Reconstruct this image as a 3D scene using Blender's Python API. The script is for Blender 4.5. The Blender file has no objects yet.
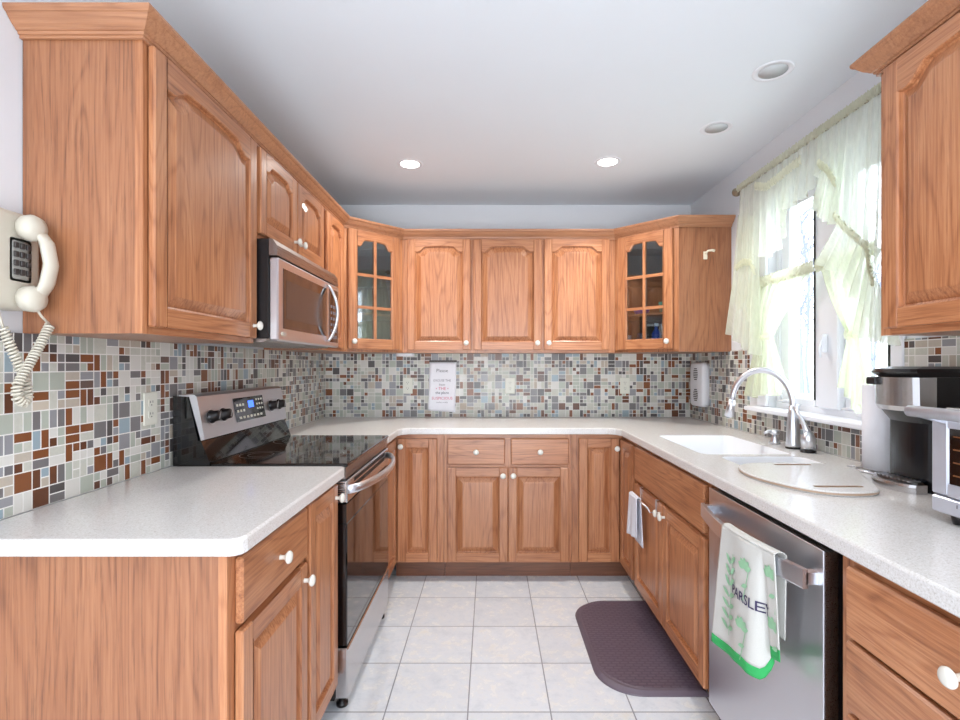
import bpy, math, random
from math import sin, cos, pi, sqrt
from mathutils import Vector, Matrix
random.seed(7)
S = bpy.context.scene
C = S.collection

# ------------------------------------------------------------------ camera, world, lights, exposure
F, U0, V0, H = 505.0, 490.0, 365.0, 1.286          # focal length in px, vanishing point, eye height
cd = bpy.data.cameras.new('camera'); cam = bpy.data.objects.new('camera', cd); C.objects.link(cam)
cam.location = (0, 0, H); cam.rotation_euler = (pi/2, 0, 0)
cd.sensor_width = 36; cd.lens = F/960*36; cd.shift_x = (480-U0)/960; cd.shift_y = (V0-360)/960
cd.clip_start = 0.05; cd.clip_end = 200
S.camera = cam
S.view_settings.view_transform = 'Standard'; S.view_settings.look = 'None'
S.view_settings.gamma = 1; S.view_settings.use_curve_mapping = False
S.view_settings.exposure = 0.72
W = bpy.data.worlds.new('sky'); S.world = W; W.use_nodes = True
W.node_tree.nodes['Background'].inputs[0].default_value = (0.86, 0.93, 1.0, 1)
W.node_tree.nodes['Background'].inputs[1].default_value = 4.2

def area(name, loc, rot, sx, sy, power, col):
    l = bpy.data.lights.new(name, 'AREA'); l.shape = 'RECTANGLE'; l.size = sx; l.size_y = sy
    l.energy = power; l.color = col
    o = bpy.data.objects.new(name, l); o.location = loc; o.rotation_euler = rot; C.objects.link(o); return o
area('added_uplight', (0.1, -1.7, 0.85), (pi/2+0.72, 0, 0), 2.3, 1.5, 43, (0.94, 0.97, 1.0))  # added fill light behind the camera, tilted up; no real source there
def spot(name, x, y, e):
    l = bpy.data.lights.new(name, 'SPOT'); l.energy = e; l.spot_size = 2.6; l.spot_blend = 1; l.shadow_soft_size = 0.06
    l.color = (1, 0.96, 0.9)
    o = bpy.data.objects.new(name, l); o.location = (x, y, 2.40); C.objects.link(o)
spot('ceiling_lamp_and_fill', -0.456, 2.80, 30); spot('ceiling_lamp_and_fill', 0.664, 2.80, 32)
spot('ceiling_lamp_and_fill', -0.3, 0.7, 10); spot('ceiling_lamp_and_fill', 0.6, 0.7, 12)  # two extra spots added out of view for even light, no fixtures

# ------------------------------------------------------------------ helpers
def at(u, v, X):
    """photo direction (u, v) met with the vertical plane x = X"""
    Y = X*F/(u-U0); return Vector((X, Y, H + (V0-v)*Y/F))

class MB:
    def __init__(s): s.v = []; s.f = []; s.m = []; s.s = []; s.mats = []
    def mi(s, mat):
        if mat not in s.mats: s.mats.append(mat)
        return s.mats.index(mat)
    def add(s, vs, fs, mat, smooth=False):
        b = len(s.v); i = s.mi(mat); s.v += [tuple(p) for p in vs]
        for f in fs: s.f.append(tuple(b+k for k in f)); s.m.append(i); s.s.append(smooth)
    def box(s, x0, x1, y0, y1, z0, z1, mat, bev=0.0):
        if x0 > x1: x0, x1 = x1, x0
        if y0 > y1: y0, y1 = y1, y0
        if z0 > z1: z0, z1 = z1, z0
        if bev <= 0:
            vs = [(x, y, z) for z in (z0, z1) for y in (y0, y1) for x in (x0, x1)]
            s.add(vs, [(0,2,3,1),(4,5,7,6),(0,1,5,4),(2,6,7,3),(0,4,6,2),(1,3,7,5)], mat); return
        b = bev; vs = []
        rings = []
        for (z, e) in ((z0, b), (z0+b, 0), (z1-b, 0), (z1, b)):
            r = [(x0+b+ (0), y0+e), (x1-b, y0+e), (x1-e, y0+b), (x1-e, y1-b), (x1-b, y1-e), (x0+b, y1-e), (x0+e, y1-b), (x0+e, y0+b)]
            rings.append([(x, y, z) for x, y in r])
        s.rings(rings, mat, True, True)
    def rings(s, rings, mat, cap0=False, cap1=False, smooth=False, closed=True):
        n = len(rings[0]); vs = [p for r in rings for p in r]; fs = []
        for i in range(len(rings)-1):
            for j in range(n if closed else n-1):
                k = (j+1) % n
                fs.append((i*n+j, i*n+k, (i+1)*n+k, (i+1)*n+j))
        if cap0: fs.append(tuple(reversed(range(n))))
        if cap1: fs.append(tuple(range((len(rings)-1)*n, len(rings)*n)))
        s.add(vs, fs, mat, smooth)
    def lathe(s, prof, c, mat, n=24, axis='z', smooth=True):
        """prof: (radius, height) pairs along the axis from c"""
        R = []
        for r, h in prof:
            ring = []
            for k in range(n):
                a = 2*pi*k/n; p = (r*cos(a), r*sin(a), h)
                if axis == 'y': p = (p[0], -p[2], p[1])       # height runs towards -y
                if axis == 'x': p = (p[2], p[0], p[1])
                ring.append((c[0]+p[0], c[1]+p[1], c[2]+p[2]))
            R.append(ring)
        s.rings(R, mat, True, True, smooth)
    def tube(s, pts, r, mat, n=10, caps=True):
        pts = [Vector(p) for p in pts]; N = len(pts)
        rr = r if isinstance(r, (list, tuple)) else [r]*N
        t0 = (pts[1]-pts[0]).normalized()
        up = Vector((0,0,1)) if abs(t0.z) < 0.9 else Vector((1,0,0))
        nrm = t0.cross(up).normalized(); R = []
        for i, p in enumerate(pts):
            t = (pts[min(i+1, N-1)]-pts[max(i-1, 0)]).normalized()
            nrm = (nrm - t*nrm.dot(t)).normalized(); b = t.cross(nrm)
            R.append([tuple(p + (nrm*cos(2*pi*k/n) + b*sin(2*pi*k/n))*rr[i]) for k in range(n)])
        s.rings(R, mat, caps, caps, True)
    def sheet(s, fn, nu, nv, mat, smooth=True):
        vs = [tuple(fn(i/nu, j/nv)) for j in range(nv+1) for i in range(nu+1)]
        fs = [(j*(nu+1)+i, j*(nu+1)+i+1, (j+1)*(nu+1)+i+1, (j+1)*(nu+1)+i) for j in range(nv) for i in range(nu)]
        s.add(vs, fs, mat, smooth)
    def prism(s, poly, axis, a0, a1, mat, smooth=False):
        """extrude a 2-D polygon along an axis"""
        def P(p, a):
            return {'x': (a, p[0], p[1]), 'y': (p[0], a, p[1]), 'z': (p[0], p[1], a)}[axis]
        s.rings([[P(p, a0) for p in poly], [P(p, a1) for p in poly]], mat, True, True, smooth)
    def build(s, name, parent=None, loc=None, rotz=0):
        me = bpy.data.meshes.new(name); me.from_pydata(s.v, [], s.f)
        for m in s.mats: me.materials.append(m)
        me.polygons.foreach_set('material_index', s.m); me.polygons.foreach_set('use_smooth', s.s)
        me.update()
        import bmesh
        bm = bmesh.new(); bm.from_mesh(me); bmesh.ops.recalc_face_normals(bm, faces=bm.faces); bm.to_mesh(me); bm.free()
        o = bpy.data.objects.new(name, me); C.objects.link(o)
        if parent: o.parent = parent
        if loc: o.location = loc
        if rotz: o.rotation_euler = (0, 0, rotz)
        return o
def tag(o, label=None, cat=None, group=None, kind=None):
    if label: o['label'] = label
    if cat: o['category'] = cat
    if group: o['group'] = group
    if kind: o['kind'] = kind
    return o
def empty(name, label, cat, loc=(0,0,0), rotz=0, group=None):
    o = bpy.data.objects.new(name, None); o.empty_display_size = 0.05; C.objects.link(o)
    o.location = loc; o.rotation_euler = (0, 0, rotz); return tag(o, label, cat, group)
def struct(o): o['kind'] = 'structure'; return o
def copy_tree(o, parent=None):
    c = o.copy(); C.objects.link(c); c.parent = parent
    for ch in list(o.children): copy_tree(ch, c)
    return c
def text_mesh(body, size, mapper, mat, name, parent=None, align='CENTER', bold=0.0, res=3):
    """lettering as a flat mesh; mapper sends (x, y) of the line to a 3-D point"""
    cu = bpy.data.curves.new('lettering', 'FONT'); cu.body = body; cu.size = size; cu.align_x = align
    cu.align_y = 'CENTER'; cu.offset = bold; cu.resolution_u = res
    to = bpy.data.objects.new('lettering', cu); C.objects.link(to)
    bpy.context.view_layer.update()
    me = bpy.data.meshes.new_from_object(to.evaluated_get(bpy.context.evaluated_depsgraph_get()))
    bpy.data.objects.remove(to)
    for v in me.vertices: v.co = mapper(v.co.x, v.co.y)
    me.materials.clear(); me.materials.append(mat); me.name = name
    o = bpy.data.objects.new(name, me); C.objects.link(o)
    if parent: o.parent = parent
    return o
def lerp(a, b, t): return a+(b-a)*t
def poly_at(pts, t):
    """point at fraction t of a polyline (by segment length)"""
    L = [0]
    for a, b in zip(pts, pts[1:]): L.append(L[-1]+(b-a).length)
    d = t*L[-1]
    for i in range(len(pts)-1):
        if d <= L[i+1] or i == len(pts)-2:
            k = (d-L[i])/max(L[i+1]-L[i], 1e-9); return pts[i].lerp(pts[i+1], k)

# ------------------------------------------------------------------ materials
def srgb(r, g, b):
    f = lambda c: (c/255/12.92) if c/255 <= 0.04045 else ((c/255+0.055)/1.055)**2.4
    return (f(r), f(g), f(b), 1)
class NT:
    def __init__(s, name):
        s.mat = bpy.data.materials.new(name); s.mat.use_nodes = True; s.t = s.mat.node_tree
        s.b = s.t.nodes['Principled BSDF']; s.out = s.t.nodes['Material Output']
    def n(s, typ, **kw):
        o = s.t.nodes.new(typ)
        for k, v in kw.items(): setattr(o, k, v)
        return o
    def put(s, sock, v):
        if hasattr(v, 'links') or isinstance(v, bpy.types.NodeSocket): s.t.links.new(v, sock)
        else: sock.default_value = v
    def math(s, op, a, b=None, c=None):
        o = s.n('ShaderNodeMath', operation=op); s.put(o.inputs[0], a)
        if b is not None: s.put(o.inputs[1], b)
        if c is not None: s.put(o.inputs[2], c)
        return o.outputs[0]
    def mix(s, f, a, b, blend='MIX'):
        o = s.n('ShaderNodeMix', data_type='RGBA', blend_type=blend)
        s.put(o.inputs[0], f); s.put(o.inputs[6], a); s.put(o.inputs[7], b); return o.outputs[2]
    def noise(s, vec, scale, detail=3, rough=0.55, dist=0):
        o = s.n('ShaderNodeTexNoise'); s.put(o.inputs['Vector'], vec); o.inputs['Scale'].default_value = scale
        o.inputs['Detail'].default_value = detail; o.inputs['Roughness'].default_value = rough
        o.inputs['Distortion'].default_value = dist; return o.outputs['Fac']
    def ramp(s, f, stops, interp='LINEAR'):
        o = s.n('ShaderNodeValToRGB'); s.put(o.inputs[0], f); cr = o.color_ramp; cr.interpolation = interp
        while len(cr.elements) < len(stops): cr.elements.new(0.5)
        for e, (p, c) in zip(cr.elements, stops): e.position = p; e.color = c
        return o.outputs[0]
    def obj(s): return s.n('ShaderNodeTexCoord').outputs['Object']
    def mapping(s, vec, scale=(1,1,1), loc=None):
        o = s.n('ShaderNodeMapping'); s.put(o.inputs[0], vec); o.inputs[3].default_value = scale
        if loc is not None: s.put(o.inputs[1], loc)
        return o.outputs[0]
    def bump(s, h, strength=0.3, dist=0.002):
        o = s.n('ShaderNodeBump'); o.inputs['Strength'].default_value = strength; o.inputs['Distance'].default_value = dist
        s.put(o.inputs['Height'], h); s.t.links.new(o.outputs[0], s.b.inputs['Normal'])
    def base(s, v): s.put(s.b.inputs['Base Color'], v)
    def set(s, rough=None, metal=None, coat=None, spec=None, trans=None):
        for k, v in (('Roughness', rough), ('Metallic', metal), ('Coat Weight', coat), ('Specular IOR Level', spec), ('Transmission Weight', trans)):
            if v is not None: s.put(s.b.inputs[k], v)

def plain(name, col, rough=0.5, metal=0, coat=0, noise=0.04, nscale=30, bump=0):
    m = NT(name); c = m.obj(); n = m.noise(c, nscale, 4)
    k = m.math('MULTIPLY_ADD', n, 2*noise, 1-noise)
    v = m.n('ShaderNodeVectorMath', operation='SCALE'); v.inputs[0].default_value = col[:3]; m.put(v.inputs['Scale'], k)
    m.base(v.outputs[0]); m.set(rough, metal, coat)
    if bump: m.bump(n, bump)
    return m.mat

def wood(name, axis, light, mid, dark, tone=1.0, fleck=0.45):
    """cabinet hickory, grain along the local axis"""
    m = NT(name); oi = m.n('ShaderNodeObjectInfo').outputs['Random']
    cx = m.n('ShaderNodeCombineXYZ'); m.put(cx.inputs[0], m.math('MULTIPLY', oi, 37.0)); m.put(cx.inputs[1], m.math('MULTIPLY', oi, 53.0)); m.put(cx.inputs[2], m.math('MULTIPLY', oi, 71.0))
    sc = {'z': (1,1,0.12), 'x': (0.12,1,1), 'y': (1,0.12,1)}[axis]
    sf = {'z': (1,1,0.02), 'x': (0.02,1,1), 'y': (1,0.02,1)}[axis]
    o = m.obj()
    p = m.mapping(o, sc, cx.outputs[0]); pf = m.mapping(o, sf, cx.outputs[0])
    big = m.noise(p, 5.0, 2, 0.5, 0.35)
    rings = m.math('POWER', m.math('MULTIPLY_ADD', m.math('SINE', m.math('MULTIPLY', big, 105.0)), 0.5, 0.5), 5.0)
    fine = m.noise(pf, 170, 4, 0.65)
    mott = m.noise(m.mapping(o, {'z': (1,1,0.3), 'x': (0.3,1,1), 'y': (1,0.3,1)}[axis], cx.outputs[0]), 9, 4, 0.6)
    streak = m.noise(p, 12.0, 3, 0.6)
    f = m.math('ADD', m.math('MULTIPLY', m.math('MULTIPLY', rings, fine), 0.34), m.math('ADD', m.math('MULTIPLY', fine, 0.95), m.math('MULTIPLY', mott, 0.45)))
    f = m.math('SUBTRACT', f, 0.30)
    col = m.ramp(f, [(0.12, light), (0.48, mid), (0.95, dark)])
    st = m.ramp(streak, [(0.60, (0,0,0,1)), (0.78, (1,1,1,1))])
    col = m.mix(m.math('MULTIPLY', st, 0.40), col, dark)
    fl = m.ramp(m.noise(m.mapping(o, {'z': (1,1,0.05), 'x': (0.05,1,1), 'y': (1,0.05,1)}[axis], cx.outputs[0]), 130, 4, 0.7), [(0.54, (0,0,0,1)), (0.72, (1,1,1,1))])
    col = m.mix(m.math('MULTIPLY', fl, fleck), col, dark)
    k = m.math('MULTIPLY_ADD', oi, 0.16, 0.92*tone)
    v = m.n('ShaderNodeVectorMath', operation='SCALE'); m.put(v.inputs[0], col); m.put(v.inputs['Scale'], k)
    m.base(v.outputs[0]); m.set(0.36, 0, 0.25)
    m.b.inputs['Coat Roughness'].default_value = 0.22
    m.bump(f, 0.12, 0.001)
    return m.mat
wl, wm, wd = srgb(204,146,104), srgb(175,114,76), srgb(108,58,34)
WV = wood('hickory_vertical', 'z', wl, wm, wd); WH = wood('hickory_horizontal', 'x', wl, wm, wd); WY = wood('hickory_along', 'y', wl, wm, wd)
el, em, ed = srgb(178,124,88), srgb(154,100,68), srgb(94,58,40)
WC = wood('moulding_hickory', 'x', srgb(196,142,104), srgb(176,122,88), srgb(140,90,62))
WE = wood('hickory_end_panel', 'z', el, em, ed, 1.0, 0.6)
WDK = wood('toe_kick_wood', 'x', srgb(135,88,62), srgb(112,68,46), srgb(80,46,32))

def mosaic(name, ua, va=2):
    """50 mm mosaic modules, each split at random into whole, half and quarter glass and stone tiles"""
    m = NT(name); sep = m.n('ShaderNodeSeparateXYZ'); m.put(sep.inputs[0], m.obj())
    M = m.math
    x = M('MULTIPLY', M('ADD', sep.outputs[ua], 20.013), 1/0.0505); y = M('MULTIPLY', M('ADD', sep.outputs[va], 5*0.0505-0.914), 1/0.0505)
    cx, cy, fx, fy = M('FLOOR', x), M('FLOOR', y), M('FRACT', x), M('FRACT', y)
    def rnd(a, b, c):
        v = m.n('ShaderNodeCombineXYZ'); m.put(v.inputs[0], a); m.put(v.inputs[1], b); m.put(v.inputs[2], c)
        w = m.n('ShaderNodeTexWhiteNoise', noise_dimensions='3D'); m.put(w.inputs['Vector'], v.outputs[0]); return w
    r = rnd(cx, cy, 3.7).outputs['Value']
    def between(a, b): return M('MULTIPLY', M('GREATER_THAN', r, a), M('LESS_THAN', r, b))
    # whole <.30 | vertical halves .30-.46 | horizontal halves .46-.60 | left whole + right split .60-.72 | top + bottom split .72-.84 | quarters
    sx = M('MAXIMUM', between(0.24, 0.42), M('MAXIMUM', between(0.58, 0.70), M('GREATER_THAN', r, 0.82)))
    sx = M('MAXIMUM', sx, M('MULTIPLY', between(0.70, 0.82), M('LESS_THAN', fy, 0.5)))
    sy = M('MAXIMUM', between(0.42, 0.58), M('MAXIMUM', between(0.70, 0.82), M('GREATER_THAN', r, 0.82)))
    sy = M('MAXIMUM', sy, M('MULTIPLY', between(0.58, 0.70), M('GREATER_THAN', fx, 0.5)))
    def half(f, s):
        f2 = M('MULTIPLY', f, 2.0); idx = M('MULTIPLY', M('FLOOR', f2), s)
        g2 = M('FRACT', f2); d2 = M('MULTIPLY', M('MINIMUM', g2, M('SUBTRACT', 1.0, g2)), 0.5)
        d1 = M('MINIMUM', f, M('SUBTRACT', 1.0, f))
        return idx, M('ADD', M('MULTIPLY', d2, s), M('MULTIPLY', d1, M('SUBTRACT', 1.0, s)))
    ix, dx = half(fx, sx); iy, dy = half(fy, sy)
    d = M('MINIMUM', dx, dy)
    tid = rnd(M('ADD', cx, M('MULTIPLY', ix, 0.5)), M('ADD', cy, M('MULTIPLY', iy, 0.5)), 9.1)
    t = tid.outputs['Value']
    pal = [(0.0, (124,72,38)), (0.10, (80,46,32)), (0.16, (84,80,80)), (0.25, (116,113,114)), (0.37, (146,146,150)), (0.46, (176,182,170)),
           (0.62, (212,213,202)), (0.78, (198,186,170)), (0.86, (150,168,178)), (0.91, (214,212,206))]
    col = m.ramp(t, [(p, srgb(*c)) for p, c in pal], 'CONSTANT')
    vein = m.noise(m.obj(), 60, 5, 0.7, 1.0)
    stone = M('MULTIPLY', M('GREATER_THAN', t, 0.62), M('LESS_THAN', t, 0.86))
    col = m.mix(M('MULTIPLY', stone, M('MULTIPLY', vein, 0.45)), col, srgb(140,132,124))
    streak = m.noise(m.mapping(m.obj(), (1, 1, 1)), 25, 2)
    col = m.mix(M('MULTIPLY', M('LESS_THAN', t, 0.17), M('MULTIPLY', streak, 0.5)), col, srgb(140,84,46))
    grout = M('LESS_THAN', d, 0.032)
    col = m.mix(grout, col, srgb(232,230,226))
    m.base(col)
    m.set(M('MAXIMUM', M('MULTIPLY', grout, 0.8), M('MULTIPLY_ADD', stone, 0.25, 0.30)))
    m.bump(M('MINIMUM', d, 0.04), 0.6, 0.02)
    return m.mat
TX = mosaic('mosaic_tile_back', 0); TY = mosaic('mosaic_tile_side', 1)

def floor_mat():
    m = NT('ceramic_floor_tile'); sep = m.n('ShaderNodeSeparateXYZ'); o = m.obj(); m.put(sep.inputs[0], o); M = m.math
    x = M('MULTIPLY', M('ADD', sep.outputs[0], 0.082+30*0.3065), 1/0.3065); y = M('MULTIPLY', M('ADD', sep.outputs[1], -2.178+30*0.3065), 1/0.3065)
    fx, fy = M('FRACT', x), M('FRACT', y)
    d = M('MINIMUM', M('MINIMUM', fx, M('SUBTRACT', 1.0, fx)), M('MINIMUM', fy, M('SUBTRACT', 1.0, fy)))
    v = m.n('ShaderNodeCombineXYZ'); m.put(v.inputs[0], M('FLOOR', x)); m.put(v.inputs[1], M('FLOOR', y))
    w = m.n('ShaderNodeTexWhiteNoise', noise_dimensions='3D'); m.put(w.inputs['Vector'], v.outputs[0])
    off = m.n('ShaderNodeVectorMath', operation='MULTIPLY_ADD'); m.put(off.inputs[0], w.outputs['Color']); off.inputs[1].default_value = (7,7,7); m.put(off.inputs[2], o)
    n = m.noise(off.outputs[0], 14, 7, 0.7, 0.2)
    col = m.ramp(n, [(0.30, srgb(206,212,220)), (0.5, srgb(224,228,234)), (0.72, srgb(222,220,214))])
    v2 = m.n('ShaderNodeVectorMath', operation='SCALE'); m.put(v2.inputs[0], col); m.put(v2.inputs['Scale'], M('MULTIPLY_ADD', w.outputs['Value'], 0.06, 0.95))
    grout = M('LESS_THAN', d, 0.0085)
    m.base(m.mix(grout, v2.outputs[0], srgb(136,138,144)))
    m.set(M('MULTIPLY_ADD', grout, 0.5, M('MULTIPLY_ADD', n, 0.2, 0.16)))
    m.bump(M('MINIMUM', d, 0.012), 0.5, 0.03)
    return m.mat
FL = floor_mat()

def counter_mat():
    m = NT('speckled_solid_surface'); o = m.obj()
    a = m.noise(o, 260, 3, 0.7); b = m.noise(o, 90, 4, 0.7)
    c = m.ramp(a, [(0.30, srgb(188,182,176)), (0.42, srgb(216,213,210)), (0.6, srgb(226,224,223)), (0.74, srgb(234,234,236))])
    c = m.mix(m.ramp(b, [(0.62, (0,0,0,1)), (0.70, (0.5,0.5,0.5,1))]), c, srgb(188,180,170))
    m.base(c); m.set(0.22, 0, 0.1); return m.mat
CT = counter_mat()

def steel(name, axis='z', col=(0.62,0.61,0.62,1), rough=0.26):
    m = NT(name); sc = {'z': (60,60,0.6), 'x': (0.6,60,60), 'y': (60,0.6,60)}[axis]
    n = m.noise(m.mapping(m.obj(), sc), 8, 3)
    m.base(col); m.set(m.math('MULTIPLY_ADD', n, 0.06, rough-0.03), 1.0); m.bump(n, 0.012, 0.0005); return m.mat
ST = steel('brushed_steel', 'y'); STZ = steel('brushed_steel_upright', 'z', (0.66,0.66,0.70,1), 0.34); CHR = steel('satin_chrome', 'z', (0.78,0.80,0.85,1), 0.3)
DKST = steel('dark_steel', 'y', (0.36,0.33,0.32,1), 0.28)
BLK = plain('black_plastic', srgb(22,20,22), 0.32); BLKG = plain('black_glass', srgb(10,10,12), 0.06, 0, 0.4)
BLKS = plain('satin_black_plastic', srgb(9,11,18), 0.22)
PAINT = plain('wall_paint', srgb(226,228,232), 0.7, nscale=5, noise=0.012); CEIL = plain('ceiling_paint', srgb(234,240,246), 0.85, nscale=4, noise=0.012)
WHITE = plain('white_trim_paint', srgb(238,240,246), 0.4, noise=0.015); PORC = plain('white_knob_ceramic', srgb(224,221,212), 0.18, noise=0.01)
SINKW = plain('white_solid_sink', srgb(240,242,246), 0.2, noise=0.01)
BEIGE = plain('ivory_phone_plastic', srgb(200,193,178), 0.35, noise=0.02); PLATE = plain('outlet_plastic', srgb(222,222,210), 0.4, noise=0.02)
SLOT = plain('dark_slot', srgb(60,58,56), 0.6); GREYK = plain('phone_key', srgb(60,54,52), 0.4)
MAT = plain('purple_brown_mat_foam', srgb(98,86,98), 0.45, nscale=60, noise=0.1)
PAPER = plain('paper_towel', srgb(240,240,246), 0.85, noise=0.03, nscale=120, bump=0.2)
BRASS = plain('antique_brass', srgb(150,140,120), 0.3, 0.9)
BLUE = plain('blue_plastic', srgb(40,70,170), 0.3); TEAL = plain('teal_glaze', srgb(30,160,140), 0.25)
PURP = plain('violet_glaze', srgb(90,60,200), 0.3)
INT = plain('cabinet_interior', srgb(120,84,62), 0.5, noise=0.08)
HOOKW = plain('ivory_hook', srgb(236,228,206), 0.4)
INK = plain('dark_ink', srgb(64,56,92), 0.7); PINK = plain('pink_ink', srgb(214,110,140), 0.7); GREYINK = plain('grey_ink', srgb(120,118,128), 0.7)
LEAF = plain('leaf_print', srgb(150,196,158), 0.9, nscale=80, noise=0.12); HEM = plain('green_hem', srgb(52,168,92), 0.9, noise=0.08, nscale=150)
LCD = plain('blue_display', srgb(30,60,220), 0.2)
lb = LCD.node_tree.nodes['Principled BSDF']; lb.inputs['Emission Color'].default_value = (0.05,0.15,1,1); lb.inputs['Emission Strength'].default_value = 1.5
def fabric(name, col, scale=500, bump=0.25):
    m = NT(name); n = m.noise(m.obj(), scale, 2); m.base(m.mix(n, srgb(*col), srgb(*[min(255, c+14) for c in col]))); m.set(0.9); m.bump(n, bump, 0.001); return m.mat
TOWEL = fabric('cotton_towel', (196,195,190)); TERRY = fabric('white_terry', (214,216,226), 300, 0.6)
TERRYS = fabric('slate_blue_stitching', (70,76,110)); 
def sheer(name, col, open_):
    m = NT(name); t = m.t; n = m.noise(m.mapping(m.obj(), (1,30,3)), 6, 3)
    dif = m.n('ShaderNodeBsdfDiffuse'); dif.inputs[0].default_value = col
    tl = m.n('ShaderNodeBsdfTranslucent'); tl.inputs[0].default_value = col
    tr = m.n('ShaderNodeBsdfTransparent')
    a = m.n('ShaderNodeMixShader'); a.inputs[0].default_value = 0.5; t.links.new(dif.outputs[0], a.inputs[1]); t.links.new(tl.outputs[0], a.inputs[2])
    b = m.n('ShaderNodeMixShader'); m.put(b.inputs[0], m.math('MULTIPLY_ADD', n, 0.25, 1-open_-0.12)); t.links.new(tr.outputs[0], b.inputs[1]); t.links.new(a.outputs[0], b.inputs[2])
    t.links.new(b.outputs[0], m.out.inputs[0]); return m.mat
SHEER = sheer('sheer_lime_voile', srgb(242,246,232), 0.45); SHEERD = sheer('gathered_lime_voile', srgb(236,236,214), 0.25)
CAFE = sheer('sheer_lime_cafe_voile', srgb(240,246,222), 0.34)
def glass(name, tint=(1,1,1,1)):
    m = NT(name); t = m.t; tr = m.n('ShaderNodeBsdfTransparent'); tr.inputs[0].default_value = tint
    gl = m.n('ShaderNodeBsdfGlossy'); gl.inputs['Roughness'].default_value = 0.02
    ge = m.n('ShaderNodeNewGeometry'); dt = m.n('ShaderNodeVectorMath', operation='DOT_PRODUCT')
    t.links.new(ge.outputs['Incoming'], dt.inputs[0]); t.links.new(ge.outputs['Normal'], dt.inputs[1])
    f0 = 0.18 if 'cabinet' in name else 0.04
    fr = m.math('MULTIPLY_ADD', m.math('POWER', m.math('SUBTRACT', 1.0, m.math('ABSOLUTE', dt.outputs['Value'])), 5.0), 1-f0, f0)
    mx = m.n('ShaderNodeMixShader'); t.links.new(fr, mx.inputs[0]); t.links.new(tr.outputs[0], mx.inputs[1]); t.links.new(gl.outputs[0], mx.inputs[2])
    t.links.new(mx.outputs[0], m.out.inputs[0]); return m.mat
GLASS = glass('window_glass', (0.97,0.98,1,1)); CGLASS = glass('cabinet_glass', (0.8,0.88,0.92,1))
def lampm():
    m = NT('lit_lamp_lens'); m.b.inputs['Emission Color'].default_value = (1,0.98,0.95,1); m.b.inputs['Emission Strength'].default_value = 9; return m.mat
LAMP = lampm()

# ------------------------------------------------------------------ room shell
XL, XR, YB, ZC = -1.185, 1.44, 3.62, 2.433
YN = -3.0
def sbox(name, *a):
    b = MB(); b.box(*a); return struct(b.build(name))
sbox('floor', XL-0.1, XR+0.16, YN, YB+0.1, -0.05, 0, FL)
sbox('ceiling', XL-0.1, XR+0.16, YN, YB+0.1, ZC, ZC+0.05, CEIL)
sbox('wall_back', XL-0.1, XR+0.16, YB, YB+0.1, 0, ZC, PAINT)
sbox('wall_left', XL-0.1, XL, YN, YB, 0, ZC, PAINT)
WY0, WY1, WZ0, WZ1 = 1.80, 2.61, 1.045, 2.13      # window opening
b = MB()
b.box(XR, XR+0.16, YN, WY0, 0, ZC, PAINT); b.box(XR, XR+0.16, WY1, YB, 0, ZC, PAINT)
b.box(XR, XR+0.16, WY0, WY1, 0, WZ0, PAINT); b.box(XR, XR+0.16, WY0, WY1, WZ1, ZC, PAINT)
struct(b.build('wall_right'))
b = MB()   # unseen wall behind the camera; its opening is added to let sky light in
b.box(XL, XR, YN-0.1, YN, 2.05, ZC, PAINT); b.box(XL, -0.55, YN-0.1, YN, 0, 2.05, PAINT); b.box(0.75, XR, YN-0.1, YN, 0, 2.05, PAINT)
struct(b.build('wall_front'))
# tiled splashback
TT = 0.008
sbox('trim_1', XL+TT, XR-TT, YB-TT, YB, 0.914, 1.366, TX)
sbox('trim_2', XL, XL+TT, 0.7, YB, 0.914, 1.366, TY)
b = MB(); b.box(XR-TT, XR, 2.80, YB, 0.914, 1.372, TY); b.box(XR-TT, XR, 0.2, 1.745, 0.914, 1.376, TY); b.box(XR-TT, XR, 1.745, 2.80, 0.914, 1.045, TY)
struct(b.build('trim_3'))

# window (frame, two casements, mullion, panes), sill, casing
XG = 1.51
wn = struct(empty('window_1', None, None, (XR, 2.2, 1.06)))
def wpart(bm, name, parent=wn):
    o = bm.build(name, parent); o.matrix_parent_inverse = Matrix.Translation((-XR, -2.2, -1.06)); return o
b = MB()
b.box(XG-0.03, XG+0.05, 2.585, WY1, WZ0+0.02, WZ1, WHITE); b.box(XG-0.03, XG+0.05, WY0, WY0+0.025, WZ0+0.02, WZ1, WHITE)
b.box(XG-0.03, XG+0.05, WY0+0.025, 2.585, WZ1-0.03, WZ1, WHITE); b.box(XG-0.03, XG+0.05, WY0+0.025, 2.585, WZ0+0.02, WZ0+0.05, WHITE)
b.box(XG-0.05, XG+0.05, 2.12, 2.25, WZ0+0.05, WZ1-0.03, WHITE, 0.006)
wpart(b, 'window_frame')
for y0, y1, g0, g1 in ((2.25, 2.585, 2.316, 2.515), (1.825, 2.12, 1.885, 2.05)):
    b = MB(); z0, z1, zg0, zg1 = WZ0+0.05, WZ1-0.03, 1.125, 2.065
    b.box(XG-0.02, XG+0.02, y0, g0, z0, z1, WHITE, 0.004); b.box(XG-0.02, XG+0.02, g1, y1, z0, z1, WHITE, 0.004)
    b.box(XG-0.02, XG+0.02, g0, g1, z0, zg0, WHITE); b.box(XG-0.02, XG+0.02, g0, g1, zg1, z1, WHITE)
    sa = wpart(b, 'sash')
    b = MB(); b.box(XG-0.003, XG+0.003, g0, g1, zg0, zg1, GLASS); o = b.build('pane', sa); 
    b = MB(); b.box(XG-0.027, XG-0.02, g0-0.006, g0-0.001, zg0, zg1, SLOT); b.build('gasket', sa)
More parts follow.
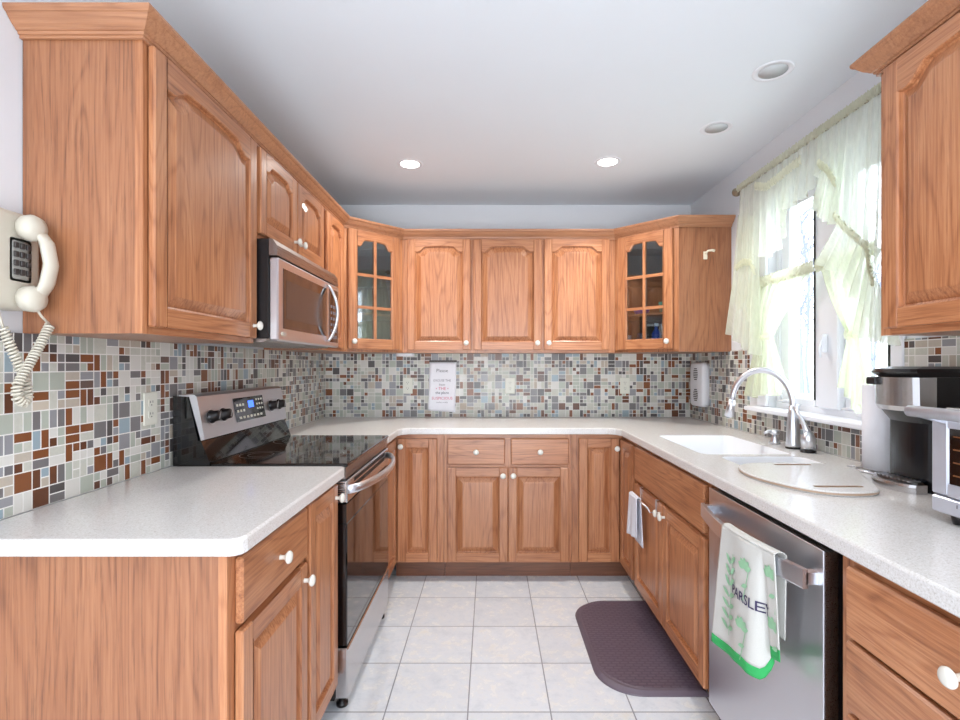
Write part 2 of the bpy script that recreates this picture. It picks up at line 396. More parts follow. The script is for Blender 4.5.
b = MB(); b.box(XG-0.075, XG-0.05, 2.18, 2.195, 1.34, 1.42, WHITE, 0.004); b.tube([(XG-0.07,2.187,1.40),(XG-0.085,2.187,1.36),(XG-0.08,2.187,1.32)], 0.006, WHITE); wpart(b, 'latch')
for y in (2.44, 1.98):
    b = MB(); b.box(XG-0.06, XG-0.02, y-0.03, y+0.03, WZ0+0.035, WZ0+0.055, WHITE, 0.004)
    b.tube([(XG-0.045, y, WZ0+0.055), (XG-0.06, y+0.02, WZ0+0.07), (XG-0.065, y+0.09, WZ0+0.06)], 0.006, WHITE); wpart(b, 'crank_handle')
b = MB(); b.box(1.365, XG-0.03, 1.74, 2.72, 1.045, 1.068, WHITE, 0.005); wpart(b, 'window_sill')
b = MB(); b.box(XR-0.015, XR, WY1, 2.70, 1.07, WZ1+0.08, WHITE, 0.004); b.box(XR-0.015, XR, 1.745, WY0, 1.07, WZ1+0.08, WHITE, 0.004)
b.box(XR-0.015, XR, WY0, WY1, WZ1, WZ1+0.08, WHITE); wpart(b, 'casing')

# ------------------------------------------------------------------ outside
SNOW = plain('pale_lawn', srgb(214,220,212), 0.9, nscale=2, noise=0.1)
sbox('ground', XR+0.2, 60, -30, 60, -0.6, -0.5, SNOW)
BARK = plain('grey_bark', srgb(120,124,138), 0.9, nscale=20, noise=0.2)
def tree(x, y, h, seed):
    r = random.Random(seed); b = MB()
    def grow(p, d, L, rad, lv):
        pts = [p]; q = p.copy(); dd = d.copy(); n = 5
        for i in range(n):
            dd = (dd + Vector((r.uniform(-1,1), r.uniform(-1,1), r.uniform(-.3,.5)))*0.16).normalized(); q = q+dd*L/n; pts.append(q.copy())
        b.tube(pts, [rad*(1-0.55*i/n) for i in range(n+1)], BARK, 6 if lv else 10)
        if lv >= 3: return
        for k in range((26, 8, 4)[lv]):
            t = r.uniform(0.3, 1.0); i = min(int(t*n), n-1); base = pts[i].lerp(pts[i+1], t*n-i)
            nd = (dd*0.5 + Vector((r.uniform(-1,1), r.uniform(-1,1), r.uniform(-0.1,0.8)))).normalized()
            grow(base, nd, L*r.uniform(0.24,0.38), rad*0.42, lv+1)
    grow(Vector((0,0,0)), Vector((0,0,1)), h, h*0.0075, 0)
    return tag(b.build('bare_tree', loc=(x, y, -0.5)), 'bare leafless tree standing outside beyond the kitchen window', 'tree', 'bare trees outside the window')
for i, (x, y, h) in enumerate(((7.6,12.3,6),(9.7,15.6,8),(14.2,22.4,9),(11.6,15.0,6),(14.6,18.8,8),(20.5,27.0,10),(20.5,33.5,11))): tree(x, y, h, 11+i)
fr = empty('rail_fence', 'white horizontal rail fence across the lawn outside the window', 'fence', (7, 10, -0.5))
for k in range(5):
    b = MB(); b.box(-1.5, 4, -0.02, 0.02, 0.25+0.22*k, 0.33+0.22*k, WHITE); b.build('rail', fr)
for k in range(4):
    b = MB(); b.box(-1.5+1.8*k, -1.4+1.8*k, 0.02, 0.1, 0, 1.3, WHITE); b.build('post', fr)

# ------------------------------------------------------------------ cabinets
def arch(a, rise):
    """height of the cathedral curve above the shoulder; a = |x| / half width"""
    if rise == 0 or a >= 0.88: return 0.0
    if a >= 0.58:
        t = (0.88-a)/0.30; return rise*0.92*(t*t*(3-2*t))
    return rise*(0.92+0.08*(1-(a/0.58)**2))
def outline(cx, w, z0, zs, rise, N=36):
    pts = [(cx-w/2, z0), (cx+w/2, z0)]
    for i in range(N+1):
        s = 1-2*i/N; pts.append((cx+s*w/2, zs+arch(abs(s), rise)))
    return pts
def door_mesh(w, h, rise=0.0, glass=False, stile=0.052):
    """local: x 0..w, front at y=-0.02, z 0..h"""
    b = MB(); t = 0.02; e = 0.004
    top = stile if rise == 0 else stile*0.85+rise
    iw = w-2*stile; zs = h-top; z0 = stile
    b.box(0, stile, -t, 0, 0, h, WV, e); b.box(w-stile, w, -t, 0, 0, h, WV, e)
    b.box(stile, w-stile, -t+0.0004, 0, e*0.5, stile, WH)
    o = outline(w/2, iw, z0, zs, rise); N = len(o)
    # top rail: strips between the curve and the top edge
    up = o[2:]
    fr = [(x, -t+0.0004, z) for x, z in up]; ft = [(x, -t+0.0004, h-e*0.5) for x, z in up]
    n = len(up); b.add(fr+ft, [(i, i+1, n+i+1, n+i) for i in range(n-1)], WH)
    b.add([(stile, -t+.0004, h-e*.5), (w-stile, -t+.0004, h-e*.5), (w-stile, 0, h-e*.5), (stile, 0, h-e*.5)], [(0,1,2,3)], WH)
    def ring(d, y):
        q = outline(w/2, iw-2*d, z0+d, zs-d, rise*(1 if rise == 0 else max(0.2, 1-0.6*d/max(iw/2, .01)))); return [(x, y, z) for x, z in q]
    if glass:
        b.rings([ring(0, -t+0.0004), ring(0.006, -t+0.006), ring(0.006, 0)], WV)
        b.add([(x, 0, z) for x, z in up]+[(x, 0, h) for x, z in up], [(i, i+1, n+i+1, n+i) for i in range(n-1)], WH)
        m = 0.009
        b.box(w/2-m, w/2+m, -t+0.002, -0.004, z0, zs+rise*0.97, WV)
        gh = (h-2*stile*0.9)/3
        for k in (1, 2):
            z = z0+(zs+rise*0.5-z0)*k/3
            b.box(stile, w-stile, -t+0.003, -0.003, z-m, z+m, WH)
    else:
        b.rings([ring(0, -t+0.0004), ring(0.003, -t+0.003), ring(0.0045, -t+0.013), ring(0.009, -t+0.0155)], WV)
        b.rings([ring(0.009, -t+0.0155), ring(0.034, -t+0.0022), ring(0.0375, -t+0.0006), ring(0.040, -t+0.0004)], WV, cap1=True)
        b.add([(0.002,0,0.002),(w-.002,0,0.002),(w-.002,0,h-.002),(0.002,0,h-.002)], [(0,1,2,3)], WV)
    return b
def drawer_mesh(w, h):
    b = MB(); b.box(0, w, -0.02, 0, 0, h, WH, 0.005); return b
def knob(parent, x, z, y=-0.02):
    b = MB(); b.lathe([(0.0075, -0.001), (0.006, 0.004), (0.006, 0.012), (0.012, 0.017), (0.0165, 0.021), (0.0168, 0.025), (0.013, 0.0295), (0.006, 0.0312), (0.0005, 0.0315)], (0,0,0), PORC, 20, 'y')
    o = b.build('knob', parent, (x, y, z)); o['label'] = 'round white knob'; return o
def frame_mesh(w, z0, z1, xs, zs, fw=0.038):
    """face frame: stiles at the ends and at each x of xs, rails top, bottom and at each z of zs"""
    b = MB(); T = 0.019
    for x in (0, w-fw): b.box(x, x+fw, 0, T, z0, z1, WV)
    for x in xs: b.box(x-fw/2, x+fw/2, 0, T, z0+fw, z1-fw, WV)
    for z in (z0, z1-fw): b.box(fw, w-fw, 0.0003, T, z, z+fw, WH)
    for z in zs: b.box(fw, w-fw, 0.0006, T, z-fw/2, z+fw/2, WH)
    return b
def add_door(root, x0, x1, z0, z1, rise=0.0, k=None, stile=0.052, glass=False):
    d = door_mesh(x1-x0, z1-z0, rise, glass, stile).build('door', root, (x0, 0, z0))
    if k == 'bl': knob(d, 0.028, 0.045)
    if k == 'br': knob(d, x1-x0-0.028, 0.045)
    if k == 'tl': knob(d, 0.028, z1-z0-0.045)
    if k == 'tr': knob(d, x1-x0-0.028, z1-z0-0.045)
    return d
def add_drawer(root, x0, x1, z0, z1, k=True):
    d = drawer_mesh(x1-x0, z1-z0).build('drawer', root, (x0, 0, z0))
    if k: knob(d, (x1-x0)/2, (z1-z0)/2)
    return d
G = 0.0006
UZ0, UZ1 = 1.366, 2.130
def upper(label, loc, rot, w, z0, depth, doors, group='wall cabinets', xs=(), end=WE, name='wall_cabinet'):
    r = empty(name, label, 'cabinet', (loc[0], loc[1], 0), rot, group)
    b = MB(); b.box(G, w-G, 0.019, depth, z0, UZ1, end); b.build('body', r)
    frame_mesh(w-2*G, z0, UZ1, xs, ()).build('face_frame', r, (G, 0, 0))
    for d in doors: add_door(r, *d)
    return r
def base(label, loc, rot, w, depth, doors=(), drawers=(), xs=(), zs=(), top=0.875, boxtop=None, toe=True, group='base cabinets', endl=0, endr=0):
    r = empty('base_cabinet', label, 'cabinet', (loc[0], loc[1], 0), rot, group)
    b = MB(); bt = boxtop or top
    b.box(G, w-G, 0.019, depth, 0.11, bt, WE)
    if boxtop: b.box(G, 0.018, 0.019, depth, bt, top, WE); b.box(w-0.018, w-G, 0.019, depth, bt, top, WE)
    if endl: b.box(G, 0.02, 0.075, depth, 0, 0.11, WE)
    b.build('body', r)
    frame_mesh(w-2*G, 0.11, top, xs, zs).build('face_frame', r, (G, 0, 0))
    if toe:
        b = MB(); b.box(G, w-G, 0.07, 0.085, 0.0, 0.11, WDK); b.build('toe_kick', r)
    for d in drawers: add_drawer(r, *d)
    for d in doors: add_door(r, *d)
    return r
RL, RR = pi/2, -pi/2       # left wall, right wall cabinets
XUL, XUR, YUB = XL+0.305, XR-0.315, YB-0.305
XBL, XBR, YBB = -0.572, 0.788, 3.01

# wall cabinets, left run (local x runs away from the camera)
dz0, dz1 = 1.384, 2.108
upper('large hickory wall cabinet with one arched door, beside the wall phone', (XUL, 1.278), RL, 0.60, UZ0, 0.303, [(0.018, 0.588, dz0, dz1, 0.040, 'br')], 'hickory wall cabinets')
upper('short hickory wall cabinet with two small arched doors above the microwave', (XUL, 1.878), RL, 0.762, 1.762, 0.303, [(0.02, 0.375, 1.782, dz1, 0.030, 'br', 0.05), (0.385, 0.742, 1.782, dz1, 0.030, 'bl', 0.05)], 'hickory wall cabinets', (0.381,))
upper('narrow hickory wall cabinet between microwave and left glass corner cabinet', (XUL, 2.64), RL, 0.37, UZ0, 0.303, [(0.035, 0.345, dz0, dz1, 0.036, None)], 'hickory wall cabinets')
# back run
upper('back hickory wall cabinet with one arched door, next to left glass corner cabinet', (-0.5745, YUB), 0, 0.456, UZ0, 0.303, [(0.034, 0.448, dz0, dz1, 0.036, 'br')], 'hickory wall cabinets')
upper('wide hickory wall cabinet with a pair of arched doors, centre of back wall', (-0.1185, YUB), 0, 0.9375, UZ0, 0.303, [(0.012, 0.455, dz0, dz1, 0.036, 'br'), (0.473, 0.900, dz0, dz1, 0.036, 'bl')], 'hickory wall cabinets', (0.464,))
# glass corner cabinets: five-sided boxes
def corner_cab(side, label):
    s = -1 if side == 'L' else 1
    xw, xf = (XL, XUL) if s < 0 else (XR, XUR)
    xi = xw - s*0.61 + (0.0 if s < 0 else -0.0)
    A = (xf, YBB); Bp = (xi if s < 0 else 0.82, YUB)            # ends of the diagonal front
    r = empty('corner_wall_cabinet', label, 'cabinet', (0, 0, 0), 0, 'glass corner cabinets')
    xw2 = xw - s*0.001
    b = MB(); t = 0.016; yb = YB-0.001
    for z in (UZ0, UZ1-t): b.prism([A, Bp, (Bp[0], yb), (xw2, yb), (xw2, A[1])], 'z', z, z+t, WE)
    b.box(min(A[0], xw2), max(A[0], xw2), A[1]+0.0005, A[1]+t, UZ0+t, UZ1-t, WE)
    x0, x1 = (Bp[0]-t, Bp[0]-0.0005) if s < 0 else (Bp[0]+0.0005, Bp[0]+t)
    b.box(x0, x1, Bp[1], yb, UZ0+t, UZ1-t, WE)
    b.box(min(Bp[0], xw2), max(Bp[0], xw2), yb-0.01, yb, UZ0+t, UZ1-t, INT); b.box(xw2, xw2-s*0.01, A[1]+t, yb-0.01, UZ0+t, UZ1-t, INT)
    b.build('body', r)
    ins = lambda p, dx, dy: (p[0]+dx, p[1]+dy)
    cx, cy = xw2-s*0.012, yb-0.012
    for z in (1.60, 1.84):
        b = MB(); b.prism([(A[0]+s*0.03, A[1]+0.025), (Bp[0]+s*0.025, Bp[1]+0.03), (Bp[0]+s*0.02, cy), (cx, cy), (cx, A[1]+0.02)], 'z', z, z+0.014, WE); b.build('shelf', r)
    L = sqrt((A[0]-Bp[0])**2+(A[1]-Bp[1])**2)
    e = bpy.data.objects.new('face_frame', None)
    left = A if s < 0 else Bp
    fm = frame_mesh(L, UZ0, UZ1, (), ()).build('face_frame', r, (left[0], left[1], 0), s*-pi/4)
    dm = door_mesh(L-0.062, dz1-dz0, 0.045, True, 0.058)
    d = dm.build('door', r, (left[0], left[1], 0), s*-pi/4)
    for v in d.data.vertices: v.co.x += 0.031; v.co.z += dz0
    b = MB(); b.box(0.031+0.05, L-0.031-0.05, -0.009, -0.006, dz0+0.05, dz1-0.04, CGLASS); g = b.build('glass_pane', d)
    knob(d, 0.058 if s < 0 else L-0.058, dz0+0.045)
    return r
corner_cab('L', 'diagonal corner wall cabinet with six-pane glass door, left of the back wall cabinets')
corner_cab('R', 'diagonal corner wall cabinet with six-pane glass door, nearest the curtained window')
# right near cabinet
upper('near hickory wall cabinet with one arched door, right of the window', (XUR-0.0, 1.453), RR, 0.61, UZ0+0.004, 0.312, [(0.03, 0.58, dz0+0.004, dz1+0.01, 0.045, 'br')], 'hickory wall cabinets')

# crown moulding
PROF = [(0.000, 0.0), (0.007, 0.0), (0.007, 0.007), (0.011, 0.008), (0.013, 0.014), (0.017, 0.015), (0.021, 0.019), (0.028, 0.024), (0.037, 0.034), (0.043, 0.042), (0.046, 0.043), (0.050, 0.047), (0.052, 0.052), (0.052, 0.058), (0.0, 0.058)]
def crown(path, name, label):
    """path: plan points of the cabinet faces, room side on the left when walking"""
    b = MB(); n = len(path); rings = []
    for i, p in enumerate(path):
        p = Vector(p)
        d0 = (p-Vector(path[i-1])).normalized() if i else None
        d1 = (Vector(path[i+1])-p).normalized() if i < n-1 else None
        nn = [Vector((d.y, -d.x)) for d in (d0, d1) if d is not None]
        if len(nn) == 2:
            m = (nn[0]+nn[1]).normalized(); m = m/max(m.dot(nn[0]), 0.2)
        else: m = nn[0]
        rings.append([(p.x+m.x*o, p.y+m.y*o, UZ1-0.022+z) for o, z in PROF])
    b.rings(rings, WC, True, True, False)
    return tag(b.build(name), label, 'moulding')
e = 0.0008
crown([(XL+0.001, 1.278-e), (XUL+e, 1.278-e), (XUL+e, 3.01-e*0.4), (-0.5745+e*0.4, YUB-e), (0.82-e*0.4, YUB-e), (XUR-e*0.4, 3.01-e), (XR-0.001, 3.01-e)], 'crown_moulding', 'long hickory crown moulding capping left and back wall cabinets')
crown([(XR-0.001, 1.453+e), (XUR-e, 1.453+e), (XUR-e, 0.84)][::1], 'crown_moulding', 'short hickory crown moulding capping the near cabinet right of the window') if False else None
def crown_right():
    b = MB(); rings = []
    for (x, y, mx, my) in ((XR-0.001, 1.454, 0, 1), (XUR-e, 1.454, -1, 1), (XUR-e, 0.84, -1, 0)):
        rings.append([(x+mx*o, y+my*o, UZ1+0.012-0.022+z) for o, z in PROF])
    b.rings(rings, WC, True, True); tag(b.build('crown_moulding'), 'short hickory crown moulding capping near wall cabinet right of the window', 'moulding')
crown_right()

# base cabinets, left run
base('near left base cabinet with one drawer over one door, under counter end', (XBL, 1.098), RL, 0.457, 0.605, [(0.03, 0.432, 0.125, 0.690, 0, 'tr')], [(0.03, 0.432, 0.705, 0.855)], zs=(0.697,), endl=1, group='hickory base cabinets')
base('narrow left base cabinet with one full-height door beside the oven', (XBL, 1.555), RL, 0.303, 0.605, [(0.0, 0.280, 0.125, 0.855, 0, 'tr', 0.05)], group='hickory base cabinets')
# corner bases
r = empty('corner_base_cabinet', 'corner base cabinet with tall door, between the oven and two-drawer base cabinet', 'cabinet', (0, 0, 0), 0, 'hickory corner base cabinets')
b = MB(); b.box(-1.17, XBL-0.019, 2.632, YB-0.01, 0.11, 0.875, WE); b.box(XBL-0.019, -0.2755, YBB+0.019, YB-0.01, 0.11, 0.875, WE); b.build('body', r)
b = MB(); b.box(XBL-0.019, XBL, 2.632, YBB, 0.11, 0.875, WV); b.box(XBL-0.019, XBL, YBB, YBB+0.019, 0.11, 0.875, WV)
b.box(-0.313, -0.2755, YBB, YBB+0.019, 0.11, 0.875, WV); b.box(XBL, -0.313, YBB, YBB+0.019, 0.11, 0.13, WH); b.box(XBL, -0.313, YBB, YBB+0.019, 0.84, 0.875, WH); b.build('face_frame', r)
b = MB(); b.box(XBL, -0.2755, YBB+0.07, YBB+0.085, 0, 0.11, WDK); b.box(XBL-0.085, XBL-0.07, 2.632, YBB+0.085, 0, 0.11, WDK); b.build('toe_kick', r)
d = door_mesh(0.235, 0.732).build('door', r, (-0.549, YBB-0.0, 0.118)); knob(d, 0.022, 0.687)
d = door_mesh(0.33, 0.732, stile=0.05).build('door', r, (XBL, 2.66, 0.118), RL)
base('back base cabinet with two drawers over a pair of doors, centre of back wall', (-0.274, YBB), 0, 0.762, 0.60, [(0.022, 0.379, 0.118, 0.678, 0, 'tr'), (0.383, 0.742, 0.118, 0.678, 0, 'tl')], [(0.022, 0.362, 0.695, 0.850), (0.398, 0.742, 0.695, 0.850)], (0.381,), (0.686,), group='hickory base cabinets')
r = empty('corner_base_cabinet', 'corner base cabinet with tall folding door, between the two-drawer cabinet and sink cabinet', 'cabinet', (0, 0, 0), 0, 'hickory corner base cabinets')
b = MB(); b.box(XBR+0.019, XR-0.01, 2.711, YB-0.01, 0.11, 0.875, WE); b.box(0.4895, XBR+0.019, YBB+0.019, YB-0.01, 0.11, 0.875, WE); b.build('body', r)
b = MB(); b.box(XBR, XBR+0.019, 2.711, 2.735, 0.11, 0.875, WV); b.box(0.4895, 0.526, YBB, YBB+0.019, 0.11, 0.875, WV)
b.box(0.526, XBR, YBB, YBB+0.019, 0.11, 0.13, WH); b.box(0.526, XBR, YBB, YBB+0.019, 0.84, 0.875, WH)
b.box(XBR, XBR+0.019, 2.735, YBB+0.019, 0.11, 0.13, WY); b.box(XBR, XBR+0.019, 2.735, YBB+0.019, 0.84, 0.875, WY); b.build('face_frame', r)
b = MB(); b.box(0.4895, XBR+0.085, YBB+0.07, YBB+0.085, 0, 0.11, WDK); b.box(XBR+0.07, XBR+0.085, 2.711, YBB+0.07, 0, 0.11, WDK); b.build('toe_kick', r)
d = door_mesh(0.240, 0.732).build('door', r, (0.527, YBB, 0.118)); knob(d, 0.222, 0.675)
d = door_mesh(0.25, 0.732, stile=0.048).build('door', r, (XBR, 2.986, 0.118), RR)
# right run: sink base, drawer base
sinkcab = base('sink base cabinet with false drawer panel over a pair of doors', (XBR, 2.710), RR, 0.914, 0.62, [(0.02, 0.455, 0.118, 0.660, 0, 'tr'), (0.459, 0.895, 0.118, 0.660, 0, 'tl')], [(0.02, 0.895, 0.678, 0.855, False)], (0.457,), (0.668,), boxtop=0.68, group='hickory base cabinets')
base('near right base cabinet with a stack of drawers beside the dishwasher', (XBR, 1.128), RR, 0.61, 0.62, (), [(0.035, 0.578, 0.702, 0.853), (0.035, 0.578, 0.545, 0.693), (0.035, 0.578, 0.335, 0.535), (0.035, 0.578, 0.125, 0.325)], (), (0.697, 0.539, 0.33), group='hickory base cabinets')

# ------------------------------------------------------------------ worktops
def offset(poly, d):
    n = len(poly); out = []
    ar = sum(poly[i][0]*poly[(i+1)%n][1]-poly[(i+1)%n][0]*poly[i][1] for i in range(n))
    sg = 1 if ar > 0 else -1
    for i in range(n):
        p = Vector(poly[i]); a = (p-Vector(poly[i-1])).normalized(); c = (Vector(poly[(i+1)%n])-p).normalized()
        na = Vector((-a.y, a.x))*sg; nc = Vector((-c.y, c.x))*sg; m = (na+nc).normalized(); m = m/max(m.dot(na), 0.3)
        out.append((p.x+m.x*d, p.y+m.y*d))
    return out
def rrect(x0, x1, y0, y1, r, n=6):
    out = []
    for cx, cy, a0 in ((x1-r, y1-r, 0), (x0+r, y1-r, pi/2), (x0+r, y0+r, pi), (x1-r, y0+r, 1.5*pi)):
        for k in range(n+1):
            a = a0+pi/2*k/n; out.append((cx+r*cos(a), cy+r*sin(a)))
    return out
def slab(poly, z0, z1, holes, mat, name, bev=0.006):
    import bmesh
    bm = bmesh.new(); top = offset(poly, bev); edges = []
    def loop(pts, z):
        vs = [bm.verts.new((x, y, z)) for x, y in pts]
        return vs, [bm.edges.new((vs[i], vs[(i+1) % len(vs)])) for i in range(len(vs))]
    tv, te = loop(top, z1); hv = []
    edges += te
    for h in holes:
        v, e_ = loop(h, z1); hv.append(v); edges += e_
    bmesh.ops.triangle_fill(bm, use_beauty=True, use_dissolve=False, edges=edges, normal=(0,0,1))
    mid = offset(poly, bev*0.3)
    m1 = [bm.verts.new((x, y, z1-bev*0.3)) for x, y in mid]
    m2 = [bm.verts.new((x, y, z1-bev)) for x, y in poly]; lo = [bm.verts.new((x, y, z0+0.003)) for x, y in poly]
    bo = [bm.verts.new((x, y, z0)) for x, y in offset(poly, 0.003)]
    n = len(poly)
    for a, b_ in ((tv, m1), (m1, m2), (m2, lo), (lo, bo)):
        for i in range(n): bm.faces.new((a[i], a[(i+1) % n], b_[(i+1) % n], b_[i]))
    be = [bm.edges.get((bo[i], bo[(i+1) % n])) or bm.edges.new((bo[i], bo[(i+1) % n])) for i in range(n)]
    for v in hv:
        k = len(v); w = [bm.verts.new((p.co.x, p.co.y, z0)) for p in v]
        for i in range(k):
            bm.faces.new((v[i], w[i], w[(i+1) % k], v[(i+1) % k]))
        be += [bm.edges.get((w[i], w[(i+1) % k])) for i in range(k)]
    bmesh.ops.triangle_fill(bm, use_beauty=True, use_dissolve=False, edges=be, normal=(0,0,-1))
    bmesh.ops.recalc_face_normals(bm, faces=bm.faces)
    me = bpy.data.meshes.new(name); bm.to_mesh(me); bm.free(); me.materials.append(mat)
    o = bpy.data.objects.new(name, me); C.objects.link(o); return o
ZT = 0.914
YL0 = 1.076
slab([(XL+TT+.001, YL0), (-0.556, YL0), (-0.545, YL0+0.004), (-0.534, YL0+0.015), (-0.53, YL0+0.03), (-0.53, 1.835), (-0.534, 1.852), (-0.545, 1.859), (XL+TT+.001, 1.859)], 0.8765, ZT, [], CT, 'countertop')
tag(bpy.data.objects['countertop'], 'speckled off-white countertop section nearest on the left, ending at the range', 'countertop')
bowlA = rrect(0.885, 1.27, 2.10, 2.68, 0.045); bowlB = rrect(0.93, 1.27, 1.79, 2.065, 0.045)
o = slab([(XL+TT+.001, 2.6275), (-0.545, 2.6275), (-0.535, 2.632), (-0.53, 2.645), (-0.53, 2.905), (-0.515, 2.95), (-0.475, 2.98), (0.695, 2.98), (0.735, 2.955), (0.757, 2.91), (0.757, 0.52), (XR-TT-.001, 0.52), (XR-TT-.001, YB-TT-.001), (XL+TT+.001, YB-TT-.001)],
     0.8765, ZT, [bowlA, bowlB], CT, 'countertop')
tag(o, 'speckled off-white countertop wrapping the back wall and right side around the sink', 'countertop')
# sink
sk = empty('sink', 'white double-bowl sink set flush into the right countertop', 'sink', (1.08, 2.2, 0.73))
def bowl(x0, x1, y0, y1, dep):
    b = MB(); R = []
    def rr(i, z, r): return [(x-1.08, y-2.2, z-0.73) for x, y in rrect(x0+i, x1-i, y0+i, y1-i, r)]
    R = [rr(0.0015, 0.912, 0.045), rr(0.006, 0.906, 0.045), rr(0.014, ZT-dep+0.05, 0.05), rr(0.022, ZT-dep+0.02, 0.06), rr(0.045, ZT-dep, 0.07)]
    b.rings(R, SINKW, smooth=True)
    b.add([(p[0], p[1], p[2]) for p in R[-1]], [tuple(range(len(R[-1])))], SINKW)
    O = [rr(0.0015, 0.912, 0.045), rr(0.0016, ZT-dep-0.008, 0.05)]
    b.rings(O, SINKW, cap1=True)
    bo = b.build('bowl', sk)
    d = MB(); cx, cy = (x0+x1)/2-1.08, (y0+y1)/2-2.2; d.lathe([(0.042, 0.0005), (0.042, 0.003), (0.03, 0.001), (0.001, 0.001)], (cx, cy, ZT-dep-0.73), CHR); d.build('drain', bo)
bowl(0.885, 1.27, 2.10, 2.68, 0.19); bowl(0.93, 1.27, 1.79, 2.065, 0.16)

# ------------------------------------------------------------------ range
rg = empty('range', 'stainless and black glass freestanding electric range between left counters', 'range', (-0.85, 2.243, 0))
def rp(bm, name, parent=None):
    """part given in room coordinates"""
    o = bm.build(name, parent or rg); 
    if parent is None or parent is rg: o.matrix_parent_inverse = Matrix.Translation((0.85, -2.243, 0))
    return o
Y0, Y1 = 1.864, 2.622
b = MB(); b.box(-1.165, -0.575, Y0, Y1, 0.045, 0.908, BLK); rp(b, 'body')
b = MB(); b.box(-1.033, -0.526, Y0+0.001, Y1-0.001, 0.909, 0.922, BLKG, 0.003); ck = rp(b, 'cooktop')
RING = plain('burner_ring_print', srgb(150,150,150), 0.2)
for x, y, r_ in ((-0.70, 2.05, 0.105), (-0.93, 2.05, 0.08), (-0.70, 2.43, 0.08), (-0.93, 2.43, 0.105)):
    b = MB()
    for q in (r_, r_*0.62):
        b.rings([[(x+(q)*cos(a*pi/24), y+(q)*sin(a*pi/24), 0.9224) for a in range(48)], [(x+(q-0.0025)*cos(a*pi/24), y+(q-0.0025)*sin(a*pi/24), 0.9224) for a in range(48)]], RING)
    b.build('burner', ck)
b = MB(); b.box(-0.575, -0.533, Y0, Y1, 0.862, 0.908, DKST, 0.003); rp(b, 'front_trim')
b = MB(); b.box(-0.575, -0.528, Y0+0.002, Y1-0.002, 0.245, 0.70, BLKG, 0.004); b.box(-0.575, -0.530, Y0+0.002, Y1-0.002, 0.70, 0.77, BLKG)
b.box(-0.575, -0.527, Y0+0.002, Y1-0.002, 0.775, 0.858, ST, 0.004)
dr = rp(b, 'oven_door')
b = MB()
for k in range(9): b.box(-0.566, -0.536, Y0+0.0005, Y0+0.0025, 0.783+0.0078*k, 0.7865+0.0078*k, BLK)
b.build('side_vent', dr); b = MB()
for k in range(34): b.box(-0.528, -0.5255, Y0+0.10+0.0165*k, Y0+0.109+0.0165*k, 0.836, 0.85, BLK); b.box(-0.528, -0.5255, Y0+0.10+0.0165*k, Y0+0.109+0.0165*k, 0.812, 0.828, BLK)
b.build('top_vent', dr)
b = MB(); pts = []
for k in range(25):
    t = k/24; pts.append((-0.525+0.075*sin(pi*t)**0.6, lerp(Y0+0.02, Y1-0.02, t), 0.822))
R = []
for i, p in enumerate(pts):
    R.append([(p[0]+0.010*cos(a), p[1], p[2]+0.017*sin(a)) for a in [2*pi*j/12 for j in range(12)]])
b.rings(R, CHR, True, True, True); b.build('handle', dr)
b = MB(); b.box(-0.575, -0.526, Y0+0.002, Y1-0.002, 0.05, 0.236, ST, 0.005); rp(b, 'storage_drawer')
for y in (Y0+0.05, Y1-0.05):
    for x in (-0.56, -1.1):
        b = MB(); b.lathe([(0.022, 0.0), (0.022, 0.012), (0.012, 0.016), (0.012, 0.046)], (x, y, 0), BLK, 16); rp(b, 'foot')
# backguard
b = MB(); b.prism([(-1.17, 0.909), (-1.035, 0.909), (-1.035, 0.926), (-1.066, 1.003), (-1.078, 1.005), (-1.115, 1.168), (-1.17, 1.172)], 'y', Y0, Y1, BLKG); rp(b, 'backguard')
b = MB(); b.prism([(-1.068, 1.006), (-1.054, 1.010), (-1.084, 1.168), (-1.095, 1.176), (-1.150, 1.176), (-1.150, 1.170), (-1.112, 1.168)], 'y', Y0+0.002, Y1-0.002, STZ); cp = rp(b, 'control_panel')
def onp(y, z, o=0.0):     # point on the slanted panel
    t = (z-1.010)/0.158; return (-1.054-0.030*t+o, y, z)
for y in (1.935, 2.022, 2.462, 2.552):
    b = MB(); p = onp(y, 1.088); ax = Vector((0.983, 0, 0.186)); R = []
    for r_, h_ in ((0.026, 0.0), (0.026, 0.006), (0.021, 0.009), (0.019, 0.03), (0.001, 0.031)):
        u_ = Vector((0,1,0)); w_ = ax.cross(u_)
        R.append([tuple(Vector(p)+ax*h_+(u_*cos(2*pi*k/20)+w_*sin(2*pi*k/20))*r_) for k in range(20)])
    b.rings(R, BLK, True, True, True)
    b.rings([[tuple(Vector(p)+ax*0.001+(u_*cos(2*pi*k/20)+w_*sin(2*pi*k/20))*q_) for k in range(20)] for q_ in (0.026, 0.031)], CHR, False, False, True)
    q = Vector(p)+ax*0.031; b.add([tuple(q+Vector((0.001,-0.002,-0.018))), tuple(q+Vector((0.001,0.002,-0.018))), tuple(q+Vector((0.008,0.002,0.018))), tuple(q+Vector((0.008,-0.002,0.018)))], [(0,1,2,3)], CHR)
    b.build('knob', cp)
b = MB(); R = [[onp(2.115, 1.045, .001), onp(2.385, 1.045, .001), onp(2.385, 1.145, .001), onp(2.115, 1.145, .001)], [onp(2.115, 1.045, .003), onp(2.385, 1.045, .003), onp(2.385, 1.145, .003), onp(2.115, 1.145, .003)]]
b.rings(R, BLKG, True, True)
